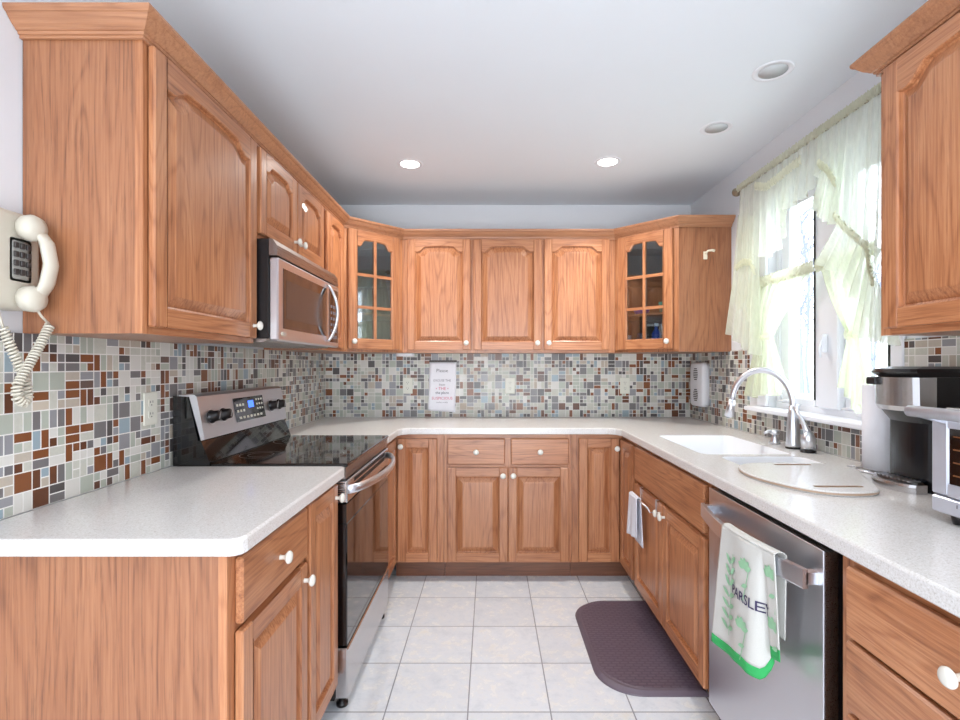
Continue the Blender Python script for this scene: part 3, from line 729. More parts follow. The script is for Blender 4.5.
for (ya, yb_, za, zb, m_) in [(2.235, 2.285, 1.098, 1.128, LCD)]+[(2.13+0.026*i, 2.146+0.026*i, z, z+0.010, PLATE) for i in range(3) for z in (1.085, 1.11)]+[(2.14+0.032*i, 2.16+0.032*i, 1.056, 1.066, PLATE) for i in range(7)]+[(2.31+0.024*i, 2.324+0.024*i, z, z+0.008, PLATE) for i in range(3) for z in (1.085, 1.105, 1.125)]:
    b.add([onp(ya, za, .0035), onp(yb_, za, .0035), onp(yb_, zb, .0035), onp(ya, zb, .0035)], [(0,1,2,3)], m_)
b.build('display', cp)

# ------------------------------------------------------------------ microwave
mw = empty('microwave', 'stainless over-the-range microwave with bowed handle, mounted above the range', 'microwave', (-0.98, 2.26, 1.372))
def mp(bm, name, parent=None):
    o = bm.build(name, parent or mw)
    if parent is None: o.matrix_parent_inverse = Matrix.Translation((0.98, -2.26, -1.372))
    return o
M0, M1, MX = 1.882, 2.636, -0.79
b = MB(); b.box(XL+TT+0.002, MX-0.035, M0, M1, 1.385, 1.759, BLK, 0.004)
b.prism([(XL+TT+0.01, 1.385), (MX-0.04, 1.385), (MX-0.06, 1.372), (XL+0.06, 1.372)], 'y', M0+0.01, M1-0.01, DKST); mp(b, 'body')
b = MB(); b.prism([(MX-0.034, 1.695), (MX-0.002, 1.695), (MX-0.006, 1.735), (MX-0.02, 1.757), (MX-0.034, 1.759)], 'y', M0, M1, DKST); mp(b, 'vent_grille')
b = MB(); b.box(MX-0.034, MX, M0, M1, 1.376, 1.690, STZ, 0.006); md = mp(b, 'door')
b = MB(); b.box(MX, MX+0.0015, M0+0.045, 2.44, 1.425, 1.655, BLKG); b.box(MX+0.0015, MX+0.002, M0+0.075, 2.38, 1.465, 1.615, plain('microwave_screen', srgb(70,58,54), 0.2)); b.build('window', md)
b = MB(); b.box(MX, MX+0.0015, 2.48, M1-0.02, 1.40, 1.665, BLKG)
for i in range(3):
    for j in range(6): b.box(MX+0.0015, MX+0.002, 2.50+0.038*i, 2.522+0.038*i, 1.42+0.03*j, 1.434+0.03*j, GREYINK)
b.build('keypad', md)
b = MB(); R = []
for k in range(25):
    t = k/24; x = MX+0.002+0.048*sin(pi*t)**0.75; z = lerp(1.400, 1.675, t)
    R.append([(x+0.007*cos(a), 2.455+0.011*sin(a), z) for a in [2*pi*j/12 for j in range(12)]])
b.rings(R, CHR, True, True, True); b.build('handle', md)
text_mesh('LG', 0.024, lambda x, y: (MX+0.0008, M0+0.062+x, 1.404+y), PLATE, 'logo', md, bold=0.0006).matrix_parent_inverse = Matrix()
b = MB(); b.lathe([(0.0005,0),(0.008,0.0002),(0.008,0.0008),(0.0005,0.001)], (MX, M0+0.036, 1.404), PLATE, 18, 'x'); b.build('logo', md)

# ------------------------------------------------------------------ dishwasher + towel
dw = empty('dishwasher', 'stainless dishwasher with towel bar handle beside the sink cabinet', 'dishwasher', (1.1, 1.46, 0))
def dp(bm, name, parent=None):
    o = bm.build(name, parent or dw)
    if parent is None: o.matrix_parent_inverse = Matrix.Translation((-1.1, -1.46, 0))
    return o
D0, D1, DX = 1.163, 1.772, 0.768
b = MB(); b.box(DX+0.035, 1.38, D0+0.004, D1-0.004, 0.02, 0.866, BLK); b.box(DX+0.08, DX+0.10, D0, D1, 0.0, 0.10, BLK); dp(b, 'body')
b = MB(); b.box(DX+0.004, DX+0.034, D0-0.0, D1, 0.105, 0.855, DKST); b.box(DX, DX+0.004, D0, D1, 0.105, 0.857, STZ, 0.0015); dd = dp(b, 'door')
b = MB(); R = []
for k in range(21):
    t = k/20; x = DX-0.030-0.038*sin(pi*t); y = lerp(D0+0.018, D1-0.02, t); 
    R.append([(x-0.006, y, 0.762), (x-0.007, y, 0.765), (x-0.007, y, 0.805), (x-0.006, y, 0.808), (x+0.006, y, 0.808), (x+0.006, y, 0.762)])
b.rings(R, CHR, True, True)
for y in (D0+0.022, D1-0.025): b.box(DX-0.028, DX, y-0.004, y+0.02, 0.772, 0.80, CHR)
b.build('handle', dd)
# towel over the handle: surface as a function of (s across, t down the front / back)
def bar_x(y):
    t = (y-(D0+0.018))/(D1-0.02-D0-0.018); return DX-0.030-0.038*sin(pi*max(0, min(1, t)))
def tw(s, d, back=False, off=0.0):
    """s 0..1 from far (left) edge to near (right) edge; d metres below the bar"""
    k = min(d/0.36, 1.0)
    y = lerp(1.492, 1.258, s) + lerp(0.050, -0.035, s)*k
    # folds deepen downwards; one deep fold near s=0.72
    f = 0.004+0.016*k
    x = bar_x(y)-0.012 - f*(0.5+0.5*cos(2*pi*(s*1.6+0.15))) - 0.012*k*math.exp(-((s-0.68)/0.08)**2) + 0.030*k*math.exp(-((s-0.80)/0.035)**2)
    if back: x = bar_x(y)+0.013+0.004*cos(7*s)
    return Vector((x-off, y, 0.812-d))
def tlen(s): return lerp(0.368, 0.325, s) + 0.006*sin(9*s) - 0.075*max(0, min(1, (s-0.76)/0.06))
tl = empty('dish_towel', 'white tea towel with green hem and parsley print hanging on dishwasher handle', 'towel', (0.69, 1.38, 0.45))
def tp(o): o.matrix_parent_inverse = Matrix.Translation((-0.69, -1.38, -0.45)); return o
b = MB()
def front(u, v): return tw(u, v*(tlen(u)-0.028))
b.sheet(front, 60, 40, TOWEL)
def roll(u, v):
    p0 = tw(u, 0); y = p0.y; r0 = 0.012; a = pi*v; cx = bar_x(y)+0.0005
    return Vector((cx - cos(a)*0.0128, y, 0.812+0.006*sin(a)))
b.sheet(roll, 60, 8, TOWEL)
b.sheet(lambda u, v: tw(u, v*0.22, True)+Vector((0, 0.035*v*u, 0)), 60, 20, TOWEL)
o = tp(b.build('cloth', tl)); m_ = o.modifiers.new('thick', 'SOLIDIFY'); m_.thickness = 0.0018; m_.offset = 1
b = MB(); b.sheet(lambda u, v: tw(u, tlen(u)-0.028+0.028*v), 60, 3, HEM); o = tp(b.build('hem', tl)); m_ = o.modifiers.new('thick', 'SOLIDIFY'); m_.thickness = 0.0018; m_.offset = 1; o['label'] = 'bright green hem'
def tmap(s0, d0):
    return lambda x, y: tw(max(0.01, min(0.985, s0 + x/0.255)), d0 - y, off=0.0028)
tp(text_mesh('PARSLEY', 0.037, tmap(0.60, 0.155), INK, 'lettering', tl, bold=0.0004))
b = MB()
prints = []
def leafshape(s0, d0, L, ang, wd=0.3):
    pts = []
    for i in range(9): t = i/8; pts.append((L*t, wd*L*sin(pi*t)**0.8*0.5))
    for i in range(7, 0, -1): t = i/8; pts.append((L*t, -wd*L*sin(pi*t)**0.8*0.5))
    f = tmap(s0, d0); vs = [tuple(f(x*cos(ang)-y*sin(ang), x*sin(ang)+y*cos(ang))) for x, y in pts]
    ctr = tuple(f(L*.5*cos(ang), L*.5*sin(ang))); n = len(vs)
    b.add(vs+[ctr], [(i, (i+1) % n, n) for i in range(n)], LEAF)
def stem(s0, d0, s1, d1, w=0.0015):
    f = tmap(0, 0); N = 8; a = [(lerp(s0, s1, i/N)*0.29, -lerp(d0, d1, i/N)) for i in range(N+1)]
    vs = [tuple(f(x-w, y)) for x, y in a]+[tuple(f(x+w, y)) for x, y in a]
    b.add(vs, [(i, i+1, N+2+i, N+1+i) for i in range(N)], LEAF)
stem(0.27, 0.06, 0.25, 0.30)
for k in range(7):
    leafshape(0.26, 0.09+0.032*k, 0.038, pi*0.25 if k < 3 else 0.5, 0.35); leafshape(0.26, 0.095+0.032*k, 0.038, pi*0.75 if k < 3 else pi-0.5, 0.35)
tp(b.build('leaf_print', tl)); b = MB()
for sx_, d_ in ((0.56, 0.235), (0.93, 0.185), (0.56, 0.075), (0.92, 0.06)):
    stem(sx_, d_, sx_-0.06, d_+0.085)
    for a_ in (0.3, 0.9, 1.57, 2.2, 2.8): leafshape(sx_, d_, 0.03, a_, 0.55)
    leafshape(sx_-0.03, d_+0.05, 0.028, 0.4, 0.4)
    tp(b.build('leaf_print', tl)); b = MB()

# over-door towel rack with small towel on the sink cabinet
rk = empty('towel_rack', 'small chrome over-door towel rack on the left sink door', 'towel rack', (0.76, 2.3, 0.60))
def kp(o): o.matrix_parent_inverse = Matrix.Translation((-0.76, -2.3, -0.60)); return o
XD = XBR-0.0205
b = MB(); b.tube([(XD-0.04, 2.60, 0.625), (XD-0.04, 2.33, 0.625)], 0.004, CHR); kp(b.build('bar', rk))
for y in (2.57, 2.33):
    b = MB(); b.box(XD-0.0035, XD-0.0005, y-0.008, y+0.008, 0.60, 0.6645, CHR); b.box(XD-0.0035, XD+0.012, y-0.008, y+0.008, 0.6625, 0.6650, CHR)
    b.tube([(XD-0.003, y, 0.605), (XD-0.03, y, 0.605), (XD-0.04, y, 0.625)], 0.003, CHR, 8); kp(b.build('bracket', rk))
b = MB()
def ht(u, v):
    L = 0.215; d = v*L; y = lerp(2.60, 2.47, u)+0.012*v*(1-u); k = v
    return Vector((XD-0.048-0.010*k*(0.5+0.5*cos(2*pi*u*1.6)), y, 0.632-d*(1-0.10*u)))
b.sheet(ht, 24, 24, TERRY); b.sheet(lambda u, v: Vector((XD-0.04-0.008*cos(pi*v), lerp(2.60,2.47,u), 0.632+0.005*sin(pi*v))), 24, 6, TERRY)
b.sheet(lambda u, v: Vector((XD-0.029+0.006*v, lerp(2.60,2.47,u)-0.02*v, 0.632-0.235*v)), 24, 20, TERRY)
o = b.build('hand_towel'); m_ = o.modifiers.new('thick', 'SOLIDIFY'); m_.thickness = 0.004; tag(o, 'small pale grey hand towel hanging on the rack of the sink door', 'towel')

# floor mat
b = MB()
def matpoly(i, n=10):
    x0, x1, y0, y1, r = 0.435+i, 0.852-i, 1.955+i, 2.735-i, 0.17
    out = [(x1, y0), (x1, y1)]
    for cx, cy, a0 in ((x0+r, y1-r, pi/2), (x0+r, y0+r, pi)):
        for k in range(n+1):
            a = a0+pi/2*k/n; out.append((cx+r*cos(a), cy+r*sin(a)))
    return out
R = [[(x, y, z) for x, y in matpoly(i)] for i, z in ((0, 0.0005), (0.002, 0.006), (0.014, 0.017), (0.020, 0.018), (0.024, 0.0165), (0.028, 0.018))]
b.rings(R, MAT, True, False)
def matmat():
    m = NT('embossed_mat'); o = m.obj(); br = m.n('ShaderNodeTexBrick'); m.put(br.inputs[0], m.mapping(o, (14,14,14))); br.inputs['Mortar Size'].default_value = 0.06
    br.inputs['Scale'].default_value = 1; br.inputs['Color1'].default_value = srgb(104,92,104); br.inputs['Color2'].default_value = srgb(96,84,98); br.inputs['Mortar'].default_value = srgb(84,72,86)
    m.base(br.outputs[0]); m.set(0.42); m.bump(m.math('SUBTRACT', 1.0, br.outputs['Fac']), 0.35, 0.003); return m.mat
MM = matmat(); b.add([(x, y, 0.018) for x, y in matpoly(0.028)], [tuple(range(len(matpoly(0))))], MM)
tag(b.build('floor_mat'), 'dark purple-brown cushioned mat with rounded corners in front of the sink', 'mat')

# ------------------------------------------------------------------ faucet, dispenser, cutting board
fc = empty('faucet', 'satin steel gooseneck pull-down kitchen faucet behind the sink', 'faucet', (1.35, 2.25, ZT+0.0005))
def loc_(b, name, parent): return b.build(name, parent)
b = MB(); b.lathe([(0.030, 0), (0.030, 0.008), (0.001, 0.009)], (0,0,0), BLK); b.build('base_ring', fc)
b = MB(); b.lathe([(0.030, 0.009), (0.029, 0.02), (0.026, 0.10), (0.019, 0.16), (0.0155, 0.19)], (0,0,0), CHR, 28)
pts = []; 
for k in range(25):
    a = pi*k/24*0.97; rx, rz = 0.1, 0.155
    q = 0.103-0.103*cos(a); pts.append((-q*0.92, q*0.83*1.0, 0.19+0.158*sin(a)))
b.tube([(0,0,0.18)]+pts, 0.0140, CHR, 14); b.build('spout', fc)
e_ = Vector(pts[-1]); dr_ = (Vector(pts[-1])-Vector(pts[-3])).normalized()
b = MB(); b.tube([e_, e_+dr_*0.03, e_+dr_*0.08, e_+dr_*0.085], [0.0150, 0.017, 0.023, 0.012], CHR, 16); b.build('spray_head', fc)
hb = MB(); hb.lathe([(0.030, 0), (0.030, 0.008), (0.001, 0.009)], (0.005,-0.10,0), BLK); hb.build('base_ring', fc)
b = MB(); b.lathe([(0.027, 0.009), (0.027, 0.062), (0.022, 0.074), (0.012, 0.086), (0.001, 0.090)], (0.005,-0.10,0), CHR, 28)
b.tube([(0.005,-0.10,0.08), (0.003,-0.075,0.115), (0.0,-0.045,0.15), (-0.002,-0.020,0.185)], [0.016, 0.010, 0.008, 0.009], CHR, 12); b.build('lever_handle', fc)
sd = empty('soap_dispenser', 'small satin steel soap dispenser pump left of the faucet', 'soap dispenser', (1.345, 2.385, ZT+0.0005))
b = MB(); b.lathe([(0.024, 0), (0.022, 0.012), (0.014, 0.028), (0.011, 0.04), (0.001, 0.041)], (0,0,0), CHR); b.build('base', sd)
b = MB(); b.lathe([(0.009, 0.041), (0.020, 0.046), (0.022, 0.056), (0.018, 0.064), (0.001, 0.068)], (0,0,0), CHR)
b.tube([(0,0,0.056), (-0.03,0.0,0.058), (-0.05,0,0.050)], [0.010, 0.008, 0.006], CHR); b.build('pump_head', sd)

# cutting board (speckled, two grip slots), lying over the near bowl
def board_poly(i=0.0):
    ctl = [(0.855, 1.70), (0.880, 1.79), (0.935, 1.84), (1.02, 1.855), (1.16, 1.85), (1.245, 1.82), (1.265, 1.74), (1.195, 1.61), (1.150, 1.50), (1.10, 1.435), (1.02, 1.42), (0.945, 1.445), (0.890, 1.52), (0.858, 1.62)]
    P = []; n = len(ctl)
    for k in range(n):
        p0, p1, p2, p3 = [Vector(ctl[(k+j-1) % n]) for j in range(4)]
        for q in range(5):
            t = q/5; P.append(tuple(0.5*((2*p1)+(p2-p0)*t+(2*p0-5*p1+4*p2-p3)*t*t+(3*p1-p0-3*p2+p3)*t*t*t)))
    return offset(P, i) if i else P
EDGE = plain('board_edge', srgb(176,150,128), 0.4)
cb = slab(board_poly()[::-1], ZT+0.0008, ZT+0.014, [rrect(1.02, 1.155, 1.805, 1.827, 0.0105), rrect(0.955, 1.10, 1.478, 1.50, 0.0105)], CT, 'cutting_board', 0.004)
cb.data.materials.append(EDGE)
for p in cb.data.polygons:
    if abs(p.normal.z) < 0.35: p.material_index = 1
tag(cb, 'speckled oval-sided cutting board with two grip slots covering part of the sink', 'cutting board')

# ------------------------------------------------------------------ right counter things
pt = empty('paper_towel_roll', 'white paper towel roll on wire holder behind the coffee maker', 'paper towel roll', (1.362, 1.750, ZT+0.0005))
b = MB(); b.lathe([(0.02, 0.012), (0.060, 0.012), (0.060, 0.300), (0.02, 0.300)], (0,0,0), PAPER, 36); b.build('roll', pt)
b = MB(); b.tube([(0.075*cos(a), 0.075*sin(a), 0.004) for a in [2*pi*k/32 for k in range(33)]], 0.003, CHR, 8)
b.tube([(-0.075,0,0.004), (0,0,0.004), (0,0,0.31)], 0.003, CHR, 8)
b.tube([(0.10*cos(a)-0.005, 0.085*sin(a), 0.008+0.002*k) for k, a in enumerate([pi*0.7+0.15*q for q in range(8)])], 0.0025, CHR, 8); b.build('wire_holder', pt)

cm = empty('coffee_maker', 'black and steel single-cup coffee maker on the counter by the window', 'coffee maker', (1.308, 1.525, ZT+0.0005))
# local: front towards -x
def half_d(x0, x1, y0, y1, n=14, bulge=0.03):
    """plan with a bowed front at x0"""
    out = [(x1, y0), (x1, y1)]
    for k in range(n+1):
        t = k/n; out.append((x0+bulge-bulge*sin(pi*t)**0.7, lerp(y1, y0, t)))
    return out
def stack(b, levels, mat, cap=True):
    b.rings([[(x, y, z) for x, y in half_d(*a)] for (z, a) in levels], mat, cap, cap, False)
b = MB(); stack(b, [(0, (-0.118, -0.056, -0.08, 0.085)), (0.018, (-0.12, -0.056, -0.08, 0.085)), (0.026, (-0.118, -0.056, -0.08, 0.085))], ST); b.build('base', cm)
b = MB(); stack(b, [(0.0265, (-0.108, -0.057, -0.072, 0.077)), (0.031, (-0.106, -0.057, -0.070, 0.075))], BLK)
for k in range(9): b.box(-0.095, -0.060, -0.062+0.0155*k, -0.055+0.0155*k, 0.031, 0.0345, CHR)
b.build('drip_tray', cm)
b = MB(); stack(b, [(0.0, (-0.055, 0.13, -0.078, 0.083, 14, 0.02)), (0.20, (-0.055, 0.13, -0.078, 0.083, 14, 0.02)), (0.235, (-0.085, 0.13, -0.078, 0.083, 14, 0.02))], BLKS); b.build('column', cm)
b = MB(); stack(b, [(0.236, (-0.10, -0.03, -0.08, 0.085)), (0.25, (-0.108, -0.03, -0.081, 0.086)), (0.335, (-0.110, -0.03, -0.081, 0.086))], ST)
stack(b, [(0.236, (-0.0295, 0.13, -0.08, 0.085, 14, 0.0)), (0.335, (-0.0295, 0.13, -0.08, 0.085, 14, 0.0))], BLK); b.build('brew_head', cm)
b = MB(); stack(b, [(0.3355, (-0.10, 0.13, -0.08, 0.085)), (0.350, (-0.118, 0.132, -0.084, 0.089)), (0.360, (-0.114, 0.13, -0.078, 0.083)), (0.367, (-0.08, 0.12, -0.06, 0.065))], BLK); b.build('lid', cm)
b = MB(); b.box(-0.119, -0.10, 0.035, 0.075, 0.311, 0.335, BLK, 0.004); b.build('latch', cm)

to = empty('toaster_oven', 'silver toaster oven with thick bar handle at the right edge of the counter', 'toaster oven', (1.21, 1.0, ZT))
OX0, OX1, OY0, OY1 = -0.145, 0.19, -0.20, 0.22
for x in (-0.11, 0.15):
    for y in (-0.17, 0.175):
        b = MB(); b.lathe([(0.018, 0.0005), (0.022, 0.022), (0.001, 0.0225)], (x, y, 0), BLK, 16); b.build('foot', to)
b = MB(); b.box(OX0+0.02, OX1, OY0, OY1, 0.0228, 0.27, ST, 0.01); b.build('body', to)
SIL = plain('silver_paint', srgb(196,199,210), 0.3, 0.4)
b = MB(); b.box(OX0, OX0+0.0195, OY0, OY1, 0.023, 0.062, SIL, 0.004); b.build('base_trim', to)
for k in range(6):
    pass
b = MB(); fy0, fy1, fz0, fz1 = OY0+0.03, OY1-0.045, 0.095, 0.225
b.box(OX0, OX0+0.0195, OY0, fy0, 0.066, 0.268, SIL, 0.004); b.box(OX0, OX0+0.0195, fy1, OY1, 0.066, 0.268, SIL, 0.004)
b.box(OX0, OX0+0.0195, fy0, fy1, 0.066, fz0, SIL); b.box(OX0, OX0+0.0195, fy0, fy1, fz1, 0.268, SIL)
b.box(OX0+0.004, OX0+0.012, fy0, fy1, fz0, fz1, BLKG)
for k in range(4): b.box(OX0+0.003, OX0+0.004, fy0+0.01, fy1-0.01, fz0+0.02+0.03*k, fz0+0.023+0.03*k, plain('wire_rack_rod', srgb(170,120,80), 0.3, 0.8) if k == 0 else bpy.data.materials['wire_rack_rod'])
do = b.build('door', to)
b = MB(); b.tube([(OX0-0.055, OY1-0.004, 0.262), (OX0-0.055, OY0+0.004, 0.262)], 0.0135, SIL, 16)
for y in (OY0+0.02, OY1-0.03): b.prism([(OX0-0.055, 0.250), (OX0, 0.235), (OX0, 0.262), (OX0-0.055, 0.274)], 'y', y-0.01, y+0.01, SIL)
b.build('handle', do)
b = MB()
for k in range(5): b.box(OX0-0.001, OX0-0.0003, OY1-0.07-0.02*k, OY1-0.068-0.02*k, 0.044, 0.052, GREYINK)
b.build('scale_marks', to)
pk = empty('package', 'blue and white carton lying on the toaster oven', 'carton', (1.20, 1.06, ZT+0.2706))
b = MB(); b.box(-0.06, 0.06, -0.06, 0.075, 0, 0.075, plain('white_carton', srgb(225,228,240), 0.6), 0.002); b.build('carton_body', pk)
b = MB()
for k in range(5): b.box(-0.061, -0.0602, -0.055, 0.068, 0.008+0.013*k, 0.014+0.013*k, BLUE)
for k in range(5): b.box(-0.05+0.02*k, -0.04+0.02*k, 0.0752, 0.076, 0.01, 0.06, BLUE)
b.build('printed_bands', pk)

# ------------------------------------------------------------------ wall phone
ph = empty('wall_phone', 'ivory corded push-button wall phone left of the first wall cabinet', 'phone', (XL, 1.195, 1.53))
# local: +x out of wall, y along wall, z up
def rbox(b, x0, x1, y0, y1, z0, z1, r, mat, taper=0.0):
    def rr(i, x): return [(x, y, z) for y, z in rrect(y0+i, y1-i, z0+i, z1-i, r)]
    b.rings([rr(0, x0), rr(0, x1-0.012), rr(0.003+taper*.4, x1-0.004), rr(0.010+taper, x1)], mat, True, True, True)
b = MB(); rbox(b, 0.0005, 0.060, -0.085, 0.074, -0.112, 0.122, 0.028, BEIGE, 0.004); pb = b.build('body', ph)
b = MB(); rbox(b, 0.060, 0.0625, -0.012, 0.044, -0.045, 0.058, 0.006, plain('keypad_panel', srgb(150,148,142), 0.4)); kpd = b.build('keypad', ph)
for i in range(3):
    for j in range(4):
        b = MB(); b.box(0.0625, 0.068, -0.007+0.016*i, 0.005+0.016*i, -0.030+0.021*j, -0.016+0.021*j, GREYK, 0.0015); b.build('key', kpd)
b = MB(); pts = [(0.085, 0.030, -0.085), (0.105, 0.036, -0.05), (0.112, 0.040, 0.0), (0.105, 0.036, 0.055), (0.085, 0.030, 0.085)]
R = []
for k in range(17):
    p = poly_at([Vector(q) for q in pts], k/16); w = 0.019
    R.append([(p.x+0.012*cos(a), p.y+w*sin(a), p.z) for a in [2*pi*j/12 for j in range(12)]])
b.rings(R, BEIGE, True, True, True)
for z in (-0.085, 0.085): b.lathe([(0.014, -0.028), (0.030, -0.020), (0.032, -0.002), (0.026, 0.010), (0.010, 0.016), (0.001, 0.017)], (0.088, 0.022, z), BEIGE, 20, 'x')
hs = b.build('handset', ph)
def coil(b, path, R0, r, turns, mat, n=14):
    P = []; path = [Vector(p) for p in path]; N = int(turns*n)
    for i in range(N+1):
        t = i/N; c = poly_at(path, t); c2 = poly_at(path, min(1, t+0.01)); c1 = poly_at(path, max(0, t-0.01)); T = (c2-c1).normalized()
        A = T.cross(Vector((1,0,0))).normalized(); B = T.cross(A); a = 2*pi*turns*t
        P.append(c+(A*cos(a)+B*sin(a))*R0)
    b.tube(P, r, mat, 6)
cl = lambda u, v, X=-1.095: at(u, v, X)-Vector((XL, 1.195, 1.53))
b = MB(); b.tube([(0.088, 0.030, -0.112), (0.088, 0.040, -0.125), cl(50, 325)], 0.0028, BEIGE, 8)
coil(b, [cl(50, 325), cl(40, 345), cl(28, 366), cl(17, 386), cl(17, 398), cl(23, 404), cl(28, 398, -1.10), cl(27, 386, -1.10), cl(22, 372, -1.11), cl(12, 350, -1.12), cl(3, 328, -1.13)], 0.0085, 0.0028, 52, BEIGE)
b.tube([cl(3, 328, -1.13), cl(-2, 310, -1.14)], 0.0028, BEIGE, 8); b.build('coiled_cord', ph)

# ------------------------------------------------------------------ outlets
def outlet(label, loc, rot):
    r = empty('wall_outlet', label, 'outlet', loc, rot, 'wall outlets')
    b = MB(); b.box(-0.035, 0.035, -0.006, -0.0005, -0.057, 0.057, PLATE, 0.0025); b.build('cover_plate', r)
    for z in (-0.02, 0.02):
        b = MB(); b.prism([(p[0], p[1]+z) for p in rrect(-0.015, 0.015, -0.014, 0.014, 0.01)], 'y', -0.008, -0.006, PLATE)
        for x in (-0.006, 0.006): b.box(x-0.001, x+0.001, -0.0085, -0.008, z, z+0.008, SLOT)
        b.box(-0.002, 0.002, -0.0085, -0.008, z-0.009, z-0.005, SLOT); b.build('socket', r)
    return r
outlet('ivory outlet on the left wall tiles, nearest one, left of the range', (XL+TT, 1.745, 1.135), RL)
outlet('ivory outlet on back wall tiles, left of the hanging kitchen sign', (-0.588, YB-TT, 1.138), 0)
outlet('ivory outlet on back wall tiles, just right of the hanging kitchen sign', (0.143, YB-TT, 1.138), 0)
outlet('ivory outlet on back wall tiles, under the right glass corner cabinet', (0.964, YB-TT, 1.138), 0)
b = MB(); b.prism(rrect(-0.64, -0.52, 3.44, 3.50, 0.02), 'z', 1.345, 1.365, WHITE); tag(b.build('under_cabinet_light'), 'small white puck light fixed beneath the back wall cabinets at left', 'light')

# hanging sign
sg = empty('hanging_sign', 'white cloth sign with pink lettering clipped to back wall tiles', 'sign', (-0.335, YB-TT, 1.31))
b = MB(); b.box(-0.098, 0.098, -0.012, -0.001, -0.005, 0.010, plain('dark_hanger_wood', srgb(44,28,22), 0.4)); b.build('hanger', sg)
b = MB(); b.sheet(lambda u, v: ((u-0.5)*0.192-0.010*v, -0.006-0.004*sin(3*u+2*v), -0.005-0.345*v-0.012*v*u), 12, 20, plain('sign_cloth', srgb(246,246,252), 0.9)); o = b.build('cloth', sg); m_ = o.modifiers.new('thick', 'SOLIDIFY'); m_.thickness = 0.002
for txt, size, z, mt in (('Please', 0.034, -0.065, GREYINK), ('EXCUSE THE', 0.022, -0.135, GREYINK), ('from', 0.022, -0.165, GREYINK), ('\u2022 THE \u2022', 0.030, -0.193, PINK), ('the place', 0.026, -0.222, INK), ('SUSPICIOUS', 0.028, -0.262, PINK), ('kitchen smells', 0.014, -0.29, GREYINK)):
    text_mesh(txt, size, lambda x, y, z=z: (x-0.006, -0.0135, z+y), mt, 'lettering', sg, res=2)

# white vented wall unit near the back right corner
vu = empty('vented_wall_unit', 'tall white rounded vented plastic unit on the right wall near the corner', 'wall unit', (XR-TT, 3.40, 1.155))
b = MB()
def vr(i, x, z0=-0.148, z1=0.148): return [(x, y, z) for y, z in rrect(-0.105+i, 0.10-i, z0+i, z1-i, 0.035)]
b.rings([vr(0, -0.0005), vr(0, -0.035), vr(0.005, -0.045), vr(0.014, -0.05)], WHITE, True, True, True); b.build('case', vu)
b = MB()
for cz in (0.07, -0.07):
    for k in range(7):
        z = cz-0.036+0.012*k; w_ = 0.035*sqrt(max(0.05, 1-((z-cz)/0.045)**2)); b.box(-0.0515, -0.0502, -w_-0.005, w_-0.005, z-0.003, z+0.003, SLOT)
    b.build('vent_grille', vu); b = MB()

# hook on the cabinet side
b = MB(); b.box(-0.012, 0.012, -0.004, 0, -0.035, 0.012, HOOKW, 0.0015); b.tube([(0, -0.004, 0.0), (0.008, -0.02, 0.012), (0.03, -0.024, 0.014), (0.045, -0.022, 0.012)], [0.006, 0.006, 0.007, 0.009], HOOKW)
tag(b.build('hook', loc=(1.282, 3.008, 1.95)), 'small ivory plastic hook on the side of the right glass corner cabinet', 'hook')

# ------------------------------------------------------------------ ceiling fixtures
def can(x, y, r_, lit, label):
    o = empty('recessed_light' if lit else 'ceiling_speaker', label, 'ceiling light' if lit else 'ceiling fixture', (x, y, ZC), 0, 'lit recessed lights' if lit else 'unlit recessed ceiling fixtures')
    b = MB(); n = 36
    b.rings([[(q*cos(2*pi*k/n), q*sin(2*pi*k/n), z) for k in range(n)] for q, z in ((r_, -0.0005), (r_*0.99, -0.002), (r_*0.93, -0.003), (r_*0.72, -0.003), (r_*0.70, -0.0008))], WHITE, False, False, True); b.build('trim_ring', o)
    b = MB(); b.lathe([(0.001, -0.003), (r_*0.70, -0.003), (r_*0.70, -0.0008), (0.001, -0.0008)], (0,0,0), LAMP if lit else plain('grey_baffle', srgb(200,204,206), 0.7), 36); b.build('lens' if lit else 'baffle', o)
can(-0.456, 2.88, 0.075, True, 'lit round recessed light, left of the two in the ceiling')
can(0.664, 2.85, 0.075, True, 'lit round recessed light, right of the two in the ceiling')
can(1.104, 1.97, 0.074, False, 'unlit round recessed ceiling fixture, nearer of the two above the window side')
can(1.095, 2.444, 0.074, False, 'unlit round recessed ceiling fixture, farther of the two above the window side')

